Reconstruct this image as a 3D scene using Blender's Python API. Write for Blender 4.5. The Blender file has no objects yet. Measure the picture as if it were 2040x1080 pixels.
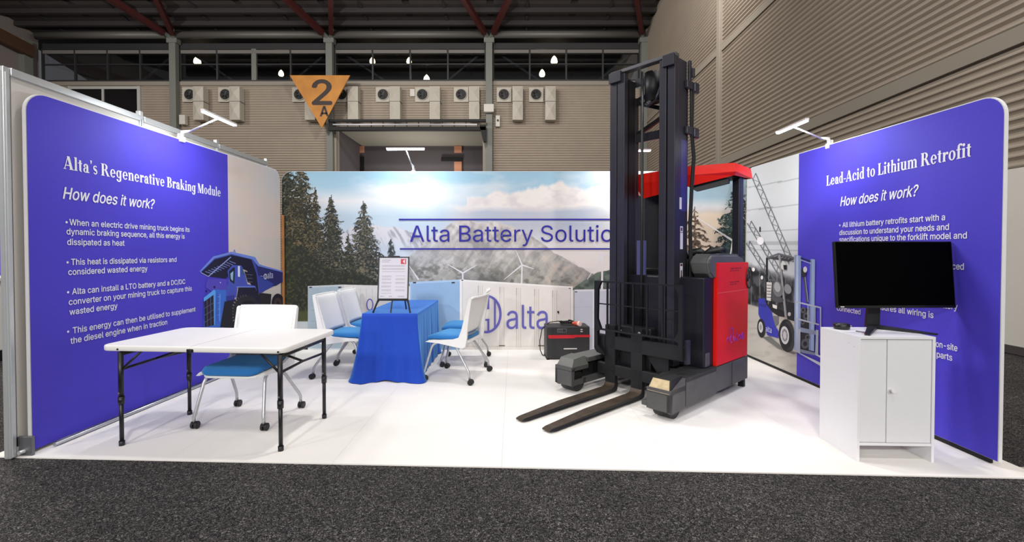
import bpy, bmesh, math, random
import numpy as np
from mathutils import Vector, Matrix
random.seed(7)
PI = math.pi
C = bpy.context.scene.collection
sc = bpy.context.scene

# ---------------------------------------------------------------- camera
CAM_H, CAM_Y, PITCH, YAW, FPX, PY0 = 1.262, -.034, 0.018, 0.003, 936.0, 517.5
cam_d = bpy.data.cameras.new('camera')
cam = bpy.data.objects.new('camera', cam_d)
C.objects.link(cam)
cam.location = (0, CAM_Y, CAM_H)
cam.rotation_euler = (PI/2-PITCH, 0, YAW)
cam_d.sensor_width = 36.0
cam_d.lens = FPX/2040*36.0
cam_d.shift_y = -(540-PY0)/2040
cam_d.clip_end = 200
sc.camera = cam

# ---------------------------------------------------------------- world, light, exposure
sc.view_settings.view_transform = 'Standard'
sc.view_settings.look = 'None'
sc.view_settings.gamma = 1
sc.view_settings.use_curve_mapping = False
sc.view_settings.exposure = 0.0
w = bpy.data.worlds.new('world')
sc.world = w
w.use_nodes = True
w.node_tree.nodes['Background'].inputs[0].default_value = (.80, .80, .86, 1)
w.node_tree.nodes['Background'].inputs[1].default_value = 0.10

def area_light(name, loc, power, size, color=(1, 1, 1), rot=(0, 0, 0), size_y=None, parent=None, spread=PI):
    d = bpy.data.lights.new(name, 'AREA')
    d.energy = power; d.color = color; d.size = size; d.spread = spread
    if size_y:
        d.shape = 'RECTANGLE'; d.size_y = size_y
    else:
        d.shape = 'DISK'
    o = bpy.data.objects.new(name, d); C.objects.link(o)
    o.location = loc; o.rotation_euler = rot
    if parent: o.parent = parent
    return o
# the hall's own high lamps, above and behind the viewer and above the stand
for x, y, p in ((-6.5, -1.5, 110), (0, -1.5, 125), (5, -1.5, 85), (-6.5, 5, 90), (0.4, 4.6, 150), (4.6, 5, 80)):
    area_light('hall_lamp_light', (x, y, 9.3), p, .5, (1.0, .965, .93), spread=math.radians(150))
for x, y, p in ((-9, -9, 520), (-2.5, -9.5, 640), (4.2, -9, 520)):  # added fill from low behind the camera, brightens upright surfaces
    area_light('added_fill_light', (x, y, 6.6), p, .9, (1.0, .97, .94), rot=(math.radians(62), 0, math.radians(-x*1.2)))
area_light('added_fill_light', (-9.5, 7.5, 8.8), 850, 3.2, (1.0, .96, .92), rot=(math.radians(72), 0, math.radians(-88)))  # added wide fill that brightens the right-hand hall wall
area_light('recess_fill_light', (-4.8, 24.0, 3.0), 160, .8, (1.0, .95, .88), rot=(PI, 0, 0))  # added light, out of sight, brightening the soffit of the doorway recess
# added fill lights that brighten the far wall and the roof
for x, y, p in ((-17, 12.5, 380), (-9.5, 12.5, 370), (-2.5, 12.5, 370), (4.0, 12.0, 270)):
    area_light('added_fill_light', (x, y, 9.6), p, .6, (1.0, .95, .90), rot=(math.radians(58), 0, 0))

# ---------------------------------------------------------------- helpers
def lin(c):
    c = np.asarray(c, float)/255.0
    return np.where(c <= .04045, c/12.92, ((c+.055)/1.055)**2.4)
MATS = {}
def mat(name, rgb, rough=.6, metal=0., noise=None, bump=None, emit=None, spec=.5, coat=0.):
    """rgb in display values; noise=(scale, amount), bump=(scale, strength)"""
    if name in MATS: return MATS[name]
    m = bpy.data.materials.new(name); m.use_nodes = True
    nt = m.node_tree; b = nt.nodes['Principled BSDF']
    l = lin(rgb)
    b.inputs['Base Color'].default_value = (*l, 1)
    b.inputs['Roughness'].default_value = rough
    b.inputs['Metallic'].default_value = metal
    b.inputs['Specular IOR Level'].default_value = spec
    if coat: b.inputs['Coat Weight'].default_value = coat
    if emit:
        b.inputs['Emission Color'].default_value = (*lin(emit[0]), 1)
        b.inputs['Emission Strength'].default_value = emit[1]
    tc = nt.nodes.new('ShaderNodeTexCoord')
    sca, amt = noise or (25, .012)
    n = nt.nodes.new('ShaderNodeTexNoise'); n.inputs['Scale'].default_value = sca; n.inputs['Detail'].default_value = 5
    nt.links.new(tc.outputs['Object'], n.inputs['Vector'])
    mr = nt.nodes.new('ShaderNodeMapRange')
    mr.inputs['From Min'].default_value = .25; mr.inputs['From Max'].default_value = .75
    mr.inputs['To Min'].default_value = 1-amt; mr.inputs['To Max'].default_value = 1+amt
    nt.links.new(n.outputs['Fac'], mr.inputs['Value'])
    vm = nt.nodes.new('ShaderNodeVectorMath'); vm.operation = 'SCALE'
    vm.inputs[0].default_value = tuple(l)
    nt.links.new(mr.outputs['Result'], vm.inputs['Scale'])
    nt.links.new(vm.outputs['Vector'], b.inputs['Base Color'])
    if bump:
        n2 = nt.nodes.new('ShaderNodeTexNoise'); n2.inputs['Scale'].default_value = bump[0]; n2.inputs['Detail'].default_value = 3
        nt.links.new(tc.outputs['Object'], n2.inputs['Vector'])
        bp = nt.nodes.new('ShaderNodeBump'); bp.inputs['Strength'].default_value = bump[1]; bp.inputs['Distance'].default_value = .01
        nt.links.new(n2.outputs['Fac'], bp.inputs['Height'])
        nt.links.new(bp.outputs['Normal'], b.inputs['Normal'])
    MATS[name] = m
    return m

class P:
    """collects shapes in one mesh = one part"""
    def __init__(s): s.bm = bmesh.new()
    def face(s, pts, mi=0, smooth=False):
        vs = [s.bm.verts.new(p) for p in pts]
        f = s.bm.faces.new(vs); f.material_index = mi; f.smooth = smooth
        return s
    def box(s, c, d, rot=None, bev=0, mi=0):
        M = Matrix.Translation(c) @ (rot.to_4x4() if rot else Matrix.Identity(4)) @ Matrix.Diagonal((*d, 1))
        r = bmesh.ops.create_cube(s.bm, size=1, matrix=M)
        vs = r['verts']
        fs = {f for v in vs for f in v.link_faces}
        for f in fs: f.material_index = mi
        if bev:
            es = list({e for v in vs for e in v.link_edges})
            bmesh.ops.bevel(s.bm, geom=es, offset=bev, segments=2, profile=.5, affect='EDGES')
        return s
    def bx(s, x0, x1, y0, y1, z0, z1, bev=0, mi=0):
        return s.box(((x0+x1)/2, (y0+y1)/2, (z0+z1)/2), (abs(x1-x0), abs(y1-y0), abs(z1-z0)), None, bev, mi)
    def beam(s, p, q, w, h, bev=0, mi=0):
        p = Vector(p); q = Vector(q); d = q-p
        rot = d.to_track_quat('X', 'Z').to_matrix()
        return s.box((p+q)/2, (d.length, w, h), rot, bev, mi)
    def tube(s, pts, r, seg=10, mi=0, closed=False, caps=True, flat=1.0):
        pts = [Vector(p) for p in pts]; n = len(pts); rings = []
        rs = r if isinstance(r, (list, tuple)) else [r]*n
        ref = None
        for i, p in enumerate(pts):
            a = pts[(i-1) % n] if (closed or i > 0) else p
            b = pts[(i+1) % n] if (closed or i < n-1) else p
            t = (b-a).normalized()
            if ref is None:
                ref = Vector((0, 0, 1)) if abs(t.z) < .9 else Vector((1, 0, 0))
            x = t.cross(ref)
            if x.length < 1e-4: x = t.cross(Vector((0, 1, 0)))
            x.normalize(); y = x.cross(t).normalized(); ref = y
            rings.append([s.bm.verts.new(p+(x*math.cos(k*2*PI/seg)+y*math.sin(k*2*PI/seg)*flat)*rs[i]) for k in range(seg)])
        m = n if closed else n-1
        for i in range(m):
            A, B = rings[i], rings[(i+1) % n]
            for k in range(seg):
                f = s.bm.faces.new((A[k], A[(k+1) % seg], B[(k+1) % seg], B[k])); f.smooth = True; f.material_index = mi
        if caps and not closed:
            for rr in (rings[0], rings[-1]):
                try:
                    f = s.bm.faces.new(rr); f.material_index = mi
                except ValueError: pass
        return s
    def cyl(s, p, q, r, seg=20, mi=0, r2=None):
        return s.tube([p, q], [r, r if r2 is None else r2], seg, mi)
    def prism(s, poly, fn, d0, d1, mi=0, mi_side=None):
        """poly = 2-D outline, fn(a, b, d) -> 3-D; extruded from d0 to d1"""
        A = [s.bm.verts.new(fn(a, b, d0)) for a, b in poly]
        B = [s.bm.verts.new(fn(a, b, d1)) for a, b in poly]
        n = len(poly)
        s.bm.faces.new(A).material_index = mi
        s.bm.faces.new(B[::-1]).material_index = mi
        for k in range(n):
            f = s.bm.faces.new((A[k], B[k], B[(k+1) % n], A[(k+1) % n])); f.material_index = mi if mi_side is None else mi_side
        return s
    def grid(s, rows, mi=0, smooth=True, wrap=False):
        V = [[s.bm.verts.new(p) for p in r] for r in rows]
        for i in range(len(V)-1):
            m = len(V[i])
            for j in range(m if wrap else m-1):
                f = s.bm.faces.new((V[i][j], V[i][(j+1) % m], V[i+1][(j+1) % m], V[i+1][j])); f.smooth = smooth; f.material_index = mi
        return s
    def rings(s, rows, mi=0, smooth=True, cap=True):
        V = [[s.bm.verts.new(p) for p in r] for r in rows]
        for i in range(len(V)-1):
            m = len(V[i])
            for j in range(m):
                f = s.bm.faces.new((V[i][j], V[i][(j+1) % m], V[i+1][(j+1) % m], V[i+1][j])); f.smooth = smooth; f.material_index = mi
        if cap:
            for r in (V[0], V[-1]):
                s.bm.faces.new(r).material_index = mi
        return s
    def warp(s, fn):
        for v in s.bm.verts: v.co = fn(v.co)
        return s
    def out(s, name, mats, parent=None, label=None):
        bmesh.ops.recalc_face_normals(s.bm, faces=s.bm.faces)
        me = bpy.data.meshes.new(name); s.bm.to_mesh(me); s.bm.free()
        for m in (mats if isinstance(mats, (list, tuple)) else [mats]): me.materials.append(m)
        o = bpy.data.objects.new(name, me); C.objects.link(o)
        if parent: o.parent = parent
        if label: o['label'] = label
        return o

def thing(name, label, cat, loc=(0, 0, 0), rotz=0, group=None):
    o = bpy.data.objects.new(name, None); C.objects.link(o)
    o.location = loc; o.rotation_euler = (0, 0, rotz); o['label'] = label; o['category'] = cat
    if group: o['group'] = group
    return o
def tag(o, label, cat, group=None, kind=None):
    o['label'] = label; o['category'] = cat
    if group: o['group'] = group
    if kind: o['kind'] = kind
    return o
def struct(o, label=None):
    o['kind'] = 'structure'
    if label: o['label'] = label
    return o
def copy_tree(o, parent=None):
    c = o.copy(); C.objects.link(c); c.parent = parent
    for ch in list(o.children): copy_tree(ch, c)
    return c
def rrect(x0, x1, y0, y1, r, n=6, corners=(1, 1, 1, 1)):
    """rounded rectangle outline, corners order bl, br, tr, tl"""
    out = []
    for k, (cx, cy, a0) in enumerate(((x0, y0, PI), (x1, y0, 1.5*PI), (x1, y1, 0), (x0, y1, .5*PI))):
        if not corners[k] or r == 0: out.append((cx, cy)); continue
        ox = cx+(r if cx == x0 else -r); oy = cy+(r if cy == y0 else -r)
        for i in range(n+1):
            a = a0+i/n*PI/2
            out.append((ox+r*math.cos(a), oy+r*math.sin(a)))
    return out
def slab(p, outline, z0, z1, e=.006, mi=0, smooth=True):
    """rounded-edge slab from a 2-D outline"""
    cx = sum(a for a, b in outline)/len(outline); cy = sum(b for a, b in outline)/len(outline)
    hx = max(abs(a-cx) for a, b in outline); hy = max(abs(b-cy) for a, b in outline)
    def ring(i, z): return [(cx+(a-cx)*(1-i/hx), cy+(b-cy)*(1-i/hy), z) for a, b in outline]
    p.rings([ring(e, z0), ring(e*.3, z0+e*.3), ring(0, z0+e), ring(0, z1-e), ring(e*.3, z1-e*.3), ring(e, z1)], mi, smooth)
    return p

# camera model: turns a place measured on the photograph into a place on a flat wall
_f = Vector((-math.sin(YAW)*math.cos(PITCH), math.cos(YAW)*math.cos(PITCH), -math.sin(PITCH)))
_r = Vector((math.cos(YAW), math.sin(YAW), 0)); _u = _r.cross(_f)
def ray(px, py): return _f+_r*((px-1020)/FPX)+_u*((PY0-py)/FPX)
def project(X, Y, Z):
    dx, dy, dz = X, Y-CAM_Y, Z-CAM_H
    ww = dx*_f.x+dy*_f.y+dz*_f.z
    return 1020+FPX*(dx*_r.x+dy*_r.y+dz*_r.z)/ww, PY0-FPX*(dx*_u.x+dy*_u.y+dz*_u.z)/ww
class Wall:
    """vertical plane from floor point A (left end as seen) to B; local x along it, y away from the viewer"""
    def __init__(s, A, B):
        s.A = Vector((*A, 0)); s.B = Vector((*B, 0)); s.ex = (s.B-s.A).normalized(); s.L = (s.B-s.A).length
        s.n = Vector((-s.ex.y, s.ex.x, 0)); s.rot = math.atan2(s.ex.y, s.ex.x)
    def uv(s, px, py):
        d = ray(px, py); o = Vector((0, CAM_Y, CAM_H))
        t = (s.A-o).dot(s.n)/d.dot(s.n); q = o+d*t
        return ((q-s.A).dot(s.ex), q.z)
    def world(s, u, z): return s.A+s.ex*u+Vector((0, 0, z))

# ---------------------------------------------------------------- materials
M_white = mat('white_plastic', (236, 236, 234), .45)
M_whitem = mat('white_laminate', (232, 232, 236), .35)
M_fabric_white = mat('white_fabric', (225, 222, 218), .8)
M_alu = mat('aluminium', (190, 194, 200), .3, .9)
M_silver = mat('silver_paint', (190, 192, 194), .35, .55)
M_black = mat('black_plastic', (22, 22, 24), .45)
M_blackmetal = mat('black_powder_coat', (26, 26, 30), .4)
M_rubber = mat('black_rubber', (20, 20, 20), .75)
M_grey = mat('dark_grey_plastic', (74, 76, 78), .5, bump=(300, .15))
M_mast = mat('mast_grey_steel', (50, 50, 59), .38, .35, noise=(6, .12))
M_mastdark = mat('greased_black_steel', (16, 16, 19), .5, .2)
M_red = mat('red_paint', (220, 30, 18), .32, 0, noise=(3, .10), spec=.35)
M_fork = mat('worn_fork_steel', (78, 66, 55), .55, .35, noise=(14, .45), bump=(60, .3))
M_leg = mat('grey_painted_steel', (84, 84, 84), .5, .25, noise=(9, .14))
M_legtop = mat('dark_top_plate', (34, 34, 34), .6, .1, noise=(9, .3))
M_blue = mat('display_blue_fabric', (74, 63, 198), .62, noise=(160, .07), bump=(500, .12), spec=.35)
M_ink_white = mat('white_ink', (232, 232, 240), .6)
M_ink_blue = mat('navy_ink', (28, 22, 150), .6)
M_ink_logo = mat('violet_ink', (98, 96, 184), .6)
M_seat = mat('blue_seat_fabric', (36, 112, 184), .9, noise=(300, .12), bump=(600, .3))
M_cloth = mat('royal_blue_cloth', (14, 66, 184), .72, noise=(40, .07), bump=(350, .12), spec=.4)
for m_ in (M_cloth, M_seat):
    b_ = m_.node_tree.nodes['Principled BSDF']; b_.inputs['Sheen Weight'].default_value = .55; b_.inputs['Sheen Tint'].default_value = (.25, .72, 1, 1); b_.inputs['Sheen Roughness'].default_value = .45
M_hallwall = mat('taupe_siding', (160, 148, 134), .55, noise=(1.5, .05))
M_halltrim = mat('taupe_trim', (142, 134, 122), .55)
M_greycol = mat('grey_green_column', (112, 114, 108), .55)
M_dark = mat('dark_roof_sheet', (52, 47, 47), .8, noise=(2, .15))
M_purlin = mat('dark_purlin', (46, 42, 42), .8)
M_redsteel = mat('oxide_red_steel', (66, 20, 17), .6)
M_frame = mat('window_frame_dark', (42, 42, 44), .5)
M_strip = mat('window_head_strip', (112, 108, 104), .6)

def carpet_material():
    m = bpy.data.materials.new('charcoal_hall_carpet'); m.use_nodes = True
    nt = m.node_tree; b = nt.nodes['Principled BSDF']; b.inputs['Roughness'].default_value = .95
    b.inputs['Specular IOR Level'].default_value = .15
    tc = nt.nodes.new('ShaderNodeTexCoord')
    mp = nt.nodes.new('ShaderNodeMapping'); nt.links.new(tc.outputs['Object'], mp.inputs['Vector'])
    n = nt.nodes.new('ShaderNodeTexNoise'); n.inputs['Scale'].default_value = 92; n.inputs['Detail'].default_value = 7
    n.inputs['Roughness'].default_value = .75; n.inputs['Distortion'].default_value = 1.6
    nt.links.new(mp.outputs['Vector'], n.inputs['Vector'])
    cr = nt.nodes.new('ShaderNodeValToRGB'); e = cr.color_ramp
    e.elements[0].position = .40; e.elements[0].color = (*lin((14, 13, 15)), 1)
    e.elements[1].position = .64; e.elements[1].color = (*lin((150, 146, 140)), 1)
    k = e.elements.new(.52); k.color = (*lin((46, 44, 46)), 1)
    nt.links.new(n.outputs['Fac'], cr.inputs['Fac'])
    n3 = nt.nodes.new('ShaderNodeTexNoise'); n3.inputs['Scale'].default_value = 1.3; n3.inputs['Detail'].default_value = 3
    nt.links.new(tc.outputs['Object'], n3.inputs['Vector'])
    mr = nt.nodes.new('ShaderNodeMapRange'); mr.inputs['From Min'].default_value = .3; mr.inputs['From Max'].default_value = .7
    mr.inputs['To Min'].default_value = .82; mr.inputs['To Max'].default_value = 1.15
    nt.links.new(n3.outputs['Fac'], mr.inputs['Value'])
    vm = nt.nodes.new('ShaderNodeVectorMath'); vm.operation = 'SCALE'
    nt.links.new(cr.outputs['Color'], vm.inputs[0]); nt.links.new(mr.outputs['Result'], vm.inputs['Scale'])
    nt.links.new(vm.outputs['Vector'], b.inputs['Base Color'])
    bp = nt.nodes.new('ShaderNodeBump'); bp.inputs['Strength'].default_value = .5; bp.inputs['Distance'].default_value = .006
    nt.links.new(n.outputs['Fac'], bp.inputs['Height']); nt.links.new(bp.outputs['Normal'], b.inputs['Normal'])
    return m
M_carpet = carpet_material()
M_boothfloor = mat('white_booth_carpet', (240, 237, 232), .85, noise=(2.2, .025), bump=(90, .06), spec=.2)

def glass_material():
    m = bpy.data.materials.new('dark_window_glass'); m.use_nodes = True
    nt = m.node_tree; nt.nodes.clear()
    o = nt.nodes.new('ShaderNodeOutputMaterial'); mx = nt.nodes.new('ShaderNodeMixShader'); mx.inputs[0].default_value = .10
    t = nt.nodes.new('ShaderNodeBsdfTransparent'); t.inputs[0].default_value = (.80, .82, .84, 1)
    g = nt.nodes.new('ShaderNodeBsdfGlossy'); g.inputs['Roughness'].default_value = .04
    nt.links.new(t.outputs[0], mx.inputs[1]); nt.links.new(g.outputs[0], mx.inputs[2]); nt.links.new(mx.outputs[0], o.inputs[0])
    return m
M_glass = glass_material()
def print_material(name, rough=.62):
    m = bpy.data.materials.new(name); m.use_nodes = True
    nt = m.node_tree; b = nt.nodes['Principled BSDF']; b.inputs['Roughness'].default_value = rough
    b.inputs['Specular IOR Level'].default_value = .35
    a = nt.nodes.new('ShaderNodeVertexColor'); a.layer_name = 'Col'
    nt.links.new(a.outputs['Color'], b.inputs['Base Color'])
    tc = nt.nodes.new('ShaderNodeTexCoord'); n2 = nt.nodes.new('ShaderNodeTexNoise'); n2.inputs['Scale'].default_value = 400
    nt.links.new(tc.outputs['Object'], n2.inputs['Vector'])
    bp = nt.nodes.new('ShaderNodeBump'); bp.inputs['Strength'].default_value = .1; bp.inputs['Distance'].default_value = .005
    nt.links.new(n2.outputs['Fac'], bp.inputs['Height']); nt.links.new(bp.outputs['Normal'], b.inputs['Normal'])
    return m
M_print = print_material('printed_fabric')

# ---------------------------------------------------------------- flat print tools
def ink(rgb):
    return mat('ink_%d_%d_%d' % tuple(rgb), rgb, .62, noise=(8, .04), spec=.35)
class Print:
    """flat printed shapes on a Wall, given in photograph pixels; later shapes lie on top"""
    def __init__(s, wall, y0=-.0040, step=-.00005):
        s.w = wall; s.p = P(); s.y = y0; s.step = step; s.mats = []
    def mi(s, rgb):
        m = rgb if not isinstance(rgb, (tuple, list)) else ink(tuple(rgb))
        if m not in s.mats: s.mats.append(m)
        return s.mats.index(m)
    def poly(s, rgb, pts):
        s.y += s.step
        s.p.face([(u, s.y, z) for u, z in (s.w.uv(*q) for q in pts)], s.mi(rgb)); return s
    def line(s, rgb, a, b, w, w2=None):
        w2 = w if w2 is None else w2
        dx, dy = b[0]-a[0], b[1]-a[1]; L = math.hypot(dx, dy); nx, ny = -dy/L, dx/L
        return s.poly(rgb, [(a[0]+nx*w/2, a[1]+ny*w/2), (b[0]+nx*w2/2, b[1]+ny*w2/2), (b[0]-nx*w2/2, b[1]-ny*w2/2), (a[0]-nx*w/2, a[1]-ny*w/2)])
    def ell(s, rgb, c, rx, ry, rot=0, n=28):
        pts = []
        for k in range(n):
            a = 2*PI*k/n; x, y = rx*math.cos(a), ry*math.sin(a)
            pts.append((c[0]+x*math.cos(rot)-y*math.sin(rot), c[1]+x*math.sin(rot)+y*math.cos(rot)))
        return s.poly(rgb, pts)
    def ring(s, rgb, c, rx, ry, w, a0=0, a1=2*PI, n=36):
        s.y += s.step; mi = s.mi(rgb)
        def q(a, k): return (c[0]+(rx+k)*math.cos(a), c[1]+(ry+k)*math.sin(a))
        for i in range(n):
            a, b = a0+(a1-a0)*i/n, a0+(a1-a0)*(i+1)/n
            s.p.face([(u, s.y, z) for u, z in (s.w.uv(*t) for t in (q(a, -w/2), q(a, w/2), q(b, w/2), q(b, -w/2)))], mi)
        return s
    def out(s, name, parent, label=None):
        return s.p.out(name, s.mats, parent, label)

def load_font():
    try:
        import os
        fp = os.path.join(bpy.utils.system_resource('DATAFILES'), 'fonts', 'Inter.woff2')
        if os.path.exists(fp): return bpy.data.fonts.load(fp)
    except Exception: pass
    return None
FONT = load_font()
_tc = {}
def text_shape(txt, offset=0., res=3):
    """outlines of the lettering, filled contour by contour; returns (x, y, layer) points and faces"""
    from mathutils.geometry import interpolate_bezier, tessellate_polygon
    key = (txt, res)
    if key in _tc: return _tc[key]
    cu = bpy.data.curves.new('t', 'FONT'); cu.body = txt; cu.size = 1
    if FONT: cu.font = FONT
    o = bpy.data.objects.new('t', cu); C.objects.link(o)
    bpy.context.view_layer.update()
    cc = o.to_curve(bpy.context.evaluated_depsgraph_get())
    loops = []
    for sp in cc.splines:
        bp = sp.bezier_points; n = len(bp); pts = []
        if n < 2: continue
        for i in range(n):
            p0, p1 = bp[i], bp[(i+1) % n]
            straight = (p0.handle_right-p0.co).cross(p1.co-p0.co).length < 1e-7 and (p1.handle_left-p1.co).cross(p1.co-p0.co).length < 1e-7
            k = 1 if straight else res+1
            seg_ = interpolate_bezier(p0.co, p0.handle_right, p1.handle_left, p1.co, k+1)
            pts += [Vector((q.x, q.y, 0)) for q in seg_[:-1]]
        ded = []
        for q in pts:
            if not ded or (q-ded[-1]).length > 1e-5: ded.append(q)
        if len(ded) > 2 and (ded[0]-ded[-1]).length < 1e-5: ded.pop()
        if len(ded) > 2: loops.append(ded)
    o.to_curve_clear(); bpy.data.objects.remove(o); bpy.data.curves.remove(cu)
    def area(l): return sum(l[i].x*l[(i+1) % len(l)].y-l[(i+1) % len(l)].x*l[i].y for i in range(len(l)))/2
    def inside(q, l):
        r_ = False
        for i in range(len(l)):
            A, B = l[i], l[(i+1) % len(l)]
            if (A.y > q.y) != (B.y > q.y) and q.x < (B.x-A.x)*(q.y-A.y)/(B.y-A.y)+A.x: r_ = not r_
        return r_
    big = max(loops, key=lambda l: abs(area(l))); sgn = 1 if area(big) > 0 else -1
    outer = [l for l in loops if area(l)*sgn > 0]; holes = [l for l in loops if area(l)*sgn <= 0]
    vs, fs = [], []
    def cleaned(l):
        """cut off the tiny loops where a contour crosses itself (feet of v, w, y)"""
        def o_(a, b, c): return (b.x-a.x)*(c.y-a.y)-(b.y-a.y)*(c.x-a.x)
        l = list(l); i = 0
        while i < len(l):
            n = len(l); hit = None
            for j in range(i+2, min(i+2+n//2, n)):
                if i == 0 and j == n-1: continue
                a, b, c, d = l[i], l[(i+1) % n], l[j], l[(j+1) % n]
                d1, d2, d3, d4 = o_(a, b, c), o_(a, b, d), o_(c, d, a), o_(c, d, b)
                if d1*d2 < 0 and d3*d4 < 0:
                    X_ = c+(d-c)*(d1/(d1-d2))
                    if abs(area([X_]+l[i+1:j+1])) < 8e-4: hit = (j, X_)
                    break
            if hit: l = l[:i+1]+[hit[1]]+l[hit[0]+1:]
            else: i += 1
        return l
    fixed = [cleaned(l) for l in outer]
    outer = fixed
    for k, l in enumerate(outer):
        hs = [h for h in holes if inside(h[0], l)]
        allp = [q for L_ in [l]+hs for q in L_]
        base = len(vs); vs += [(q.x, q.y, k % 4) for q in allp]
        for t_ in tessellate_polygon([l]+hs): fs.append(tuple(base+i for i in t_))
    _tc[key] = (vs, fs)
    return vs, fs
CAPH = None
def cap_height():
    global CAPH
    if CAPH is None:
        vs, fs = text_shape('H'); CAPH = max(v[1] for v in vs)
    return CAPH
def text_mesh(name, txt, u0, z0, width, cap, m, parent, y=-.0058, shear=0, offset=0., fn=None, bold=0):
    """lettering with its left end at u0, baseline z0, given width and capital height (metres)"""
    vs, fs = text_shape(txt, offset)
    x0 = min(v[0] for v in vs); x1 = max(v[0] for v in vs)
    sx = width/(x1-x0) if width else cap/cap_height(); sz = cap/cap_height()
    me = bpy.data.meshes.new(name)
    if fn is None: fn = lambda a, b: (a, y, b)
    co = [Vector(fn(u0+(v[0]-x0)*sx+shear*v[1]*sz, z0+v[1]*sz)) for v in vs]
    e1 = Vector(fn(1, 0))-Vector(fn(0, 0)); e2 = Vector(fn(0, 1))-Vector(fn(0, 0)); nn_ = e1.cross(e2).normalized()
    co = [tuple(c_+nn_*(.00004*v[2])) for c_, v in zip(co, vs)]
    if bold:
        n_ = len(co); co2, fs2 = [], []
        for k_, (da, db) in enumerate(((0, 0), (bold, 0), (-bold, 0), (0, bold*.8), (0, -bold*.8))):
            sh_ = e1*da+e2*db+nn_*(.00017*k_)
            co2 += [tuple(Vector(c_)+sh_) for c_ in co]; fs2 += [tuple(i_+n_*k_ for i_ in f_) for f_ in fs]
        co, fs = co2, fs2
    me.from_pydata(co, [], fs); me.materials.append(m)
    o = bpy.data.objects.new(name, me); C.objects.link(o)
    if parent: o.parent = parent
    return o

# bold serif capitals and small letters, drawn stroke by stroke (capital height 1)
S, HL, SF = .19, .07, .05
def _arc(cx, cy, rx, ry, a0, a1, th, hv, n=14):
    out = []
    for i in range(n):
        q = []
        for a, k in ((a0+(a1-a0)*i/n, 0), (a0+(a1-a0)*(i+1)/n, 0), (a0+(a1-a0)*(i+1)/n, 1), (a0+(a1-a0)*i/n, 1)):
            a = math.radians(a)
            if k == 0: q.append((cx+rx*math.cos(a), cy+ry*math.sin(a)))
            else: q.append((cx+(rx-th)*math.cos(a), cy+(ry-hv)*math.sin(a)))
        out.append(q)
    return out
def _R(x0, x1, y0, y1): return [[(x0, y0), (x1, y0), (x1, y1), (x0, y1)]]
def _D(xa, ya, xb, yb, w): return [[(xa, ya), (xa+w, ya), (xb+w, yb), (xb, yb)]]
def _stem(x, h, foot=True, flag=True, xh=True):
    o = _R(x, x+S, 0, h)
    if foot: o += _R(x-.06, x+S+.06, 0, SF)
    if flag: o += [[(x-.08, h-.06), (x, h-.10), (x+S, h), (x, h-.01)]]
    return o
XH = .68
def _n(x): return _stem(x, XH)+_arc(x+S+.13, XH-.22, .22, .24, 0, 140, .19, .09)+_R(x+.38-.03, x+.38-.03+S, 0, XH-.22)+_R(x+.30, x+.38+S+.03, 0, SF)
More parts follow.
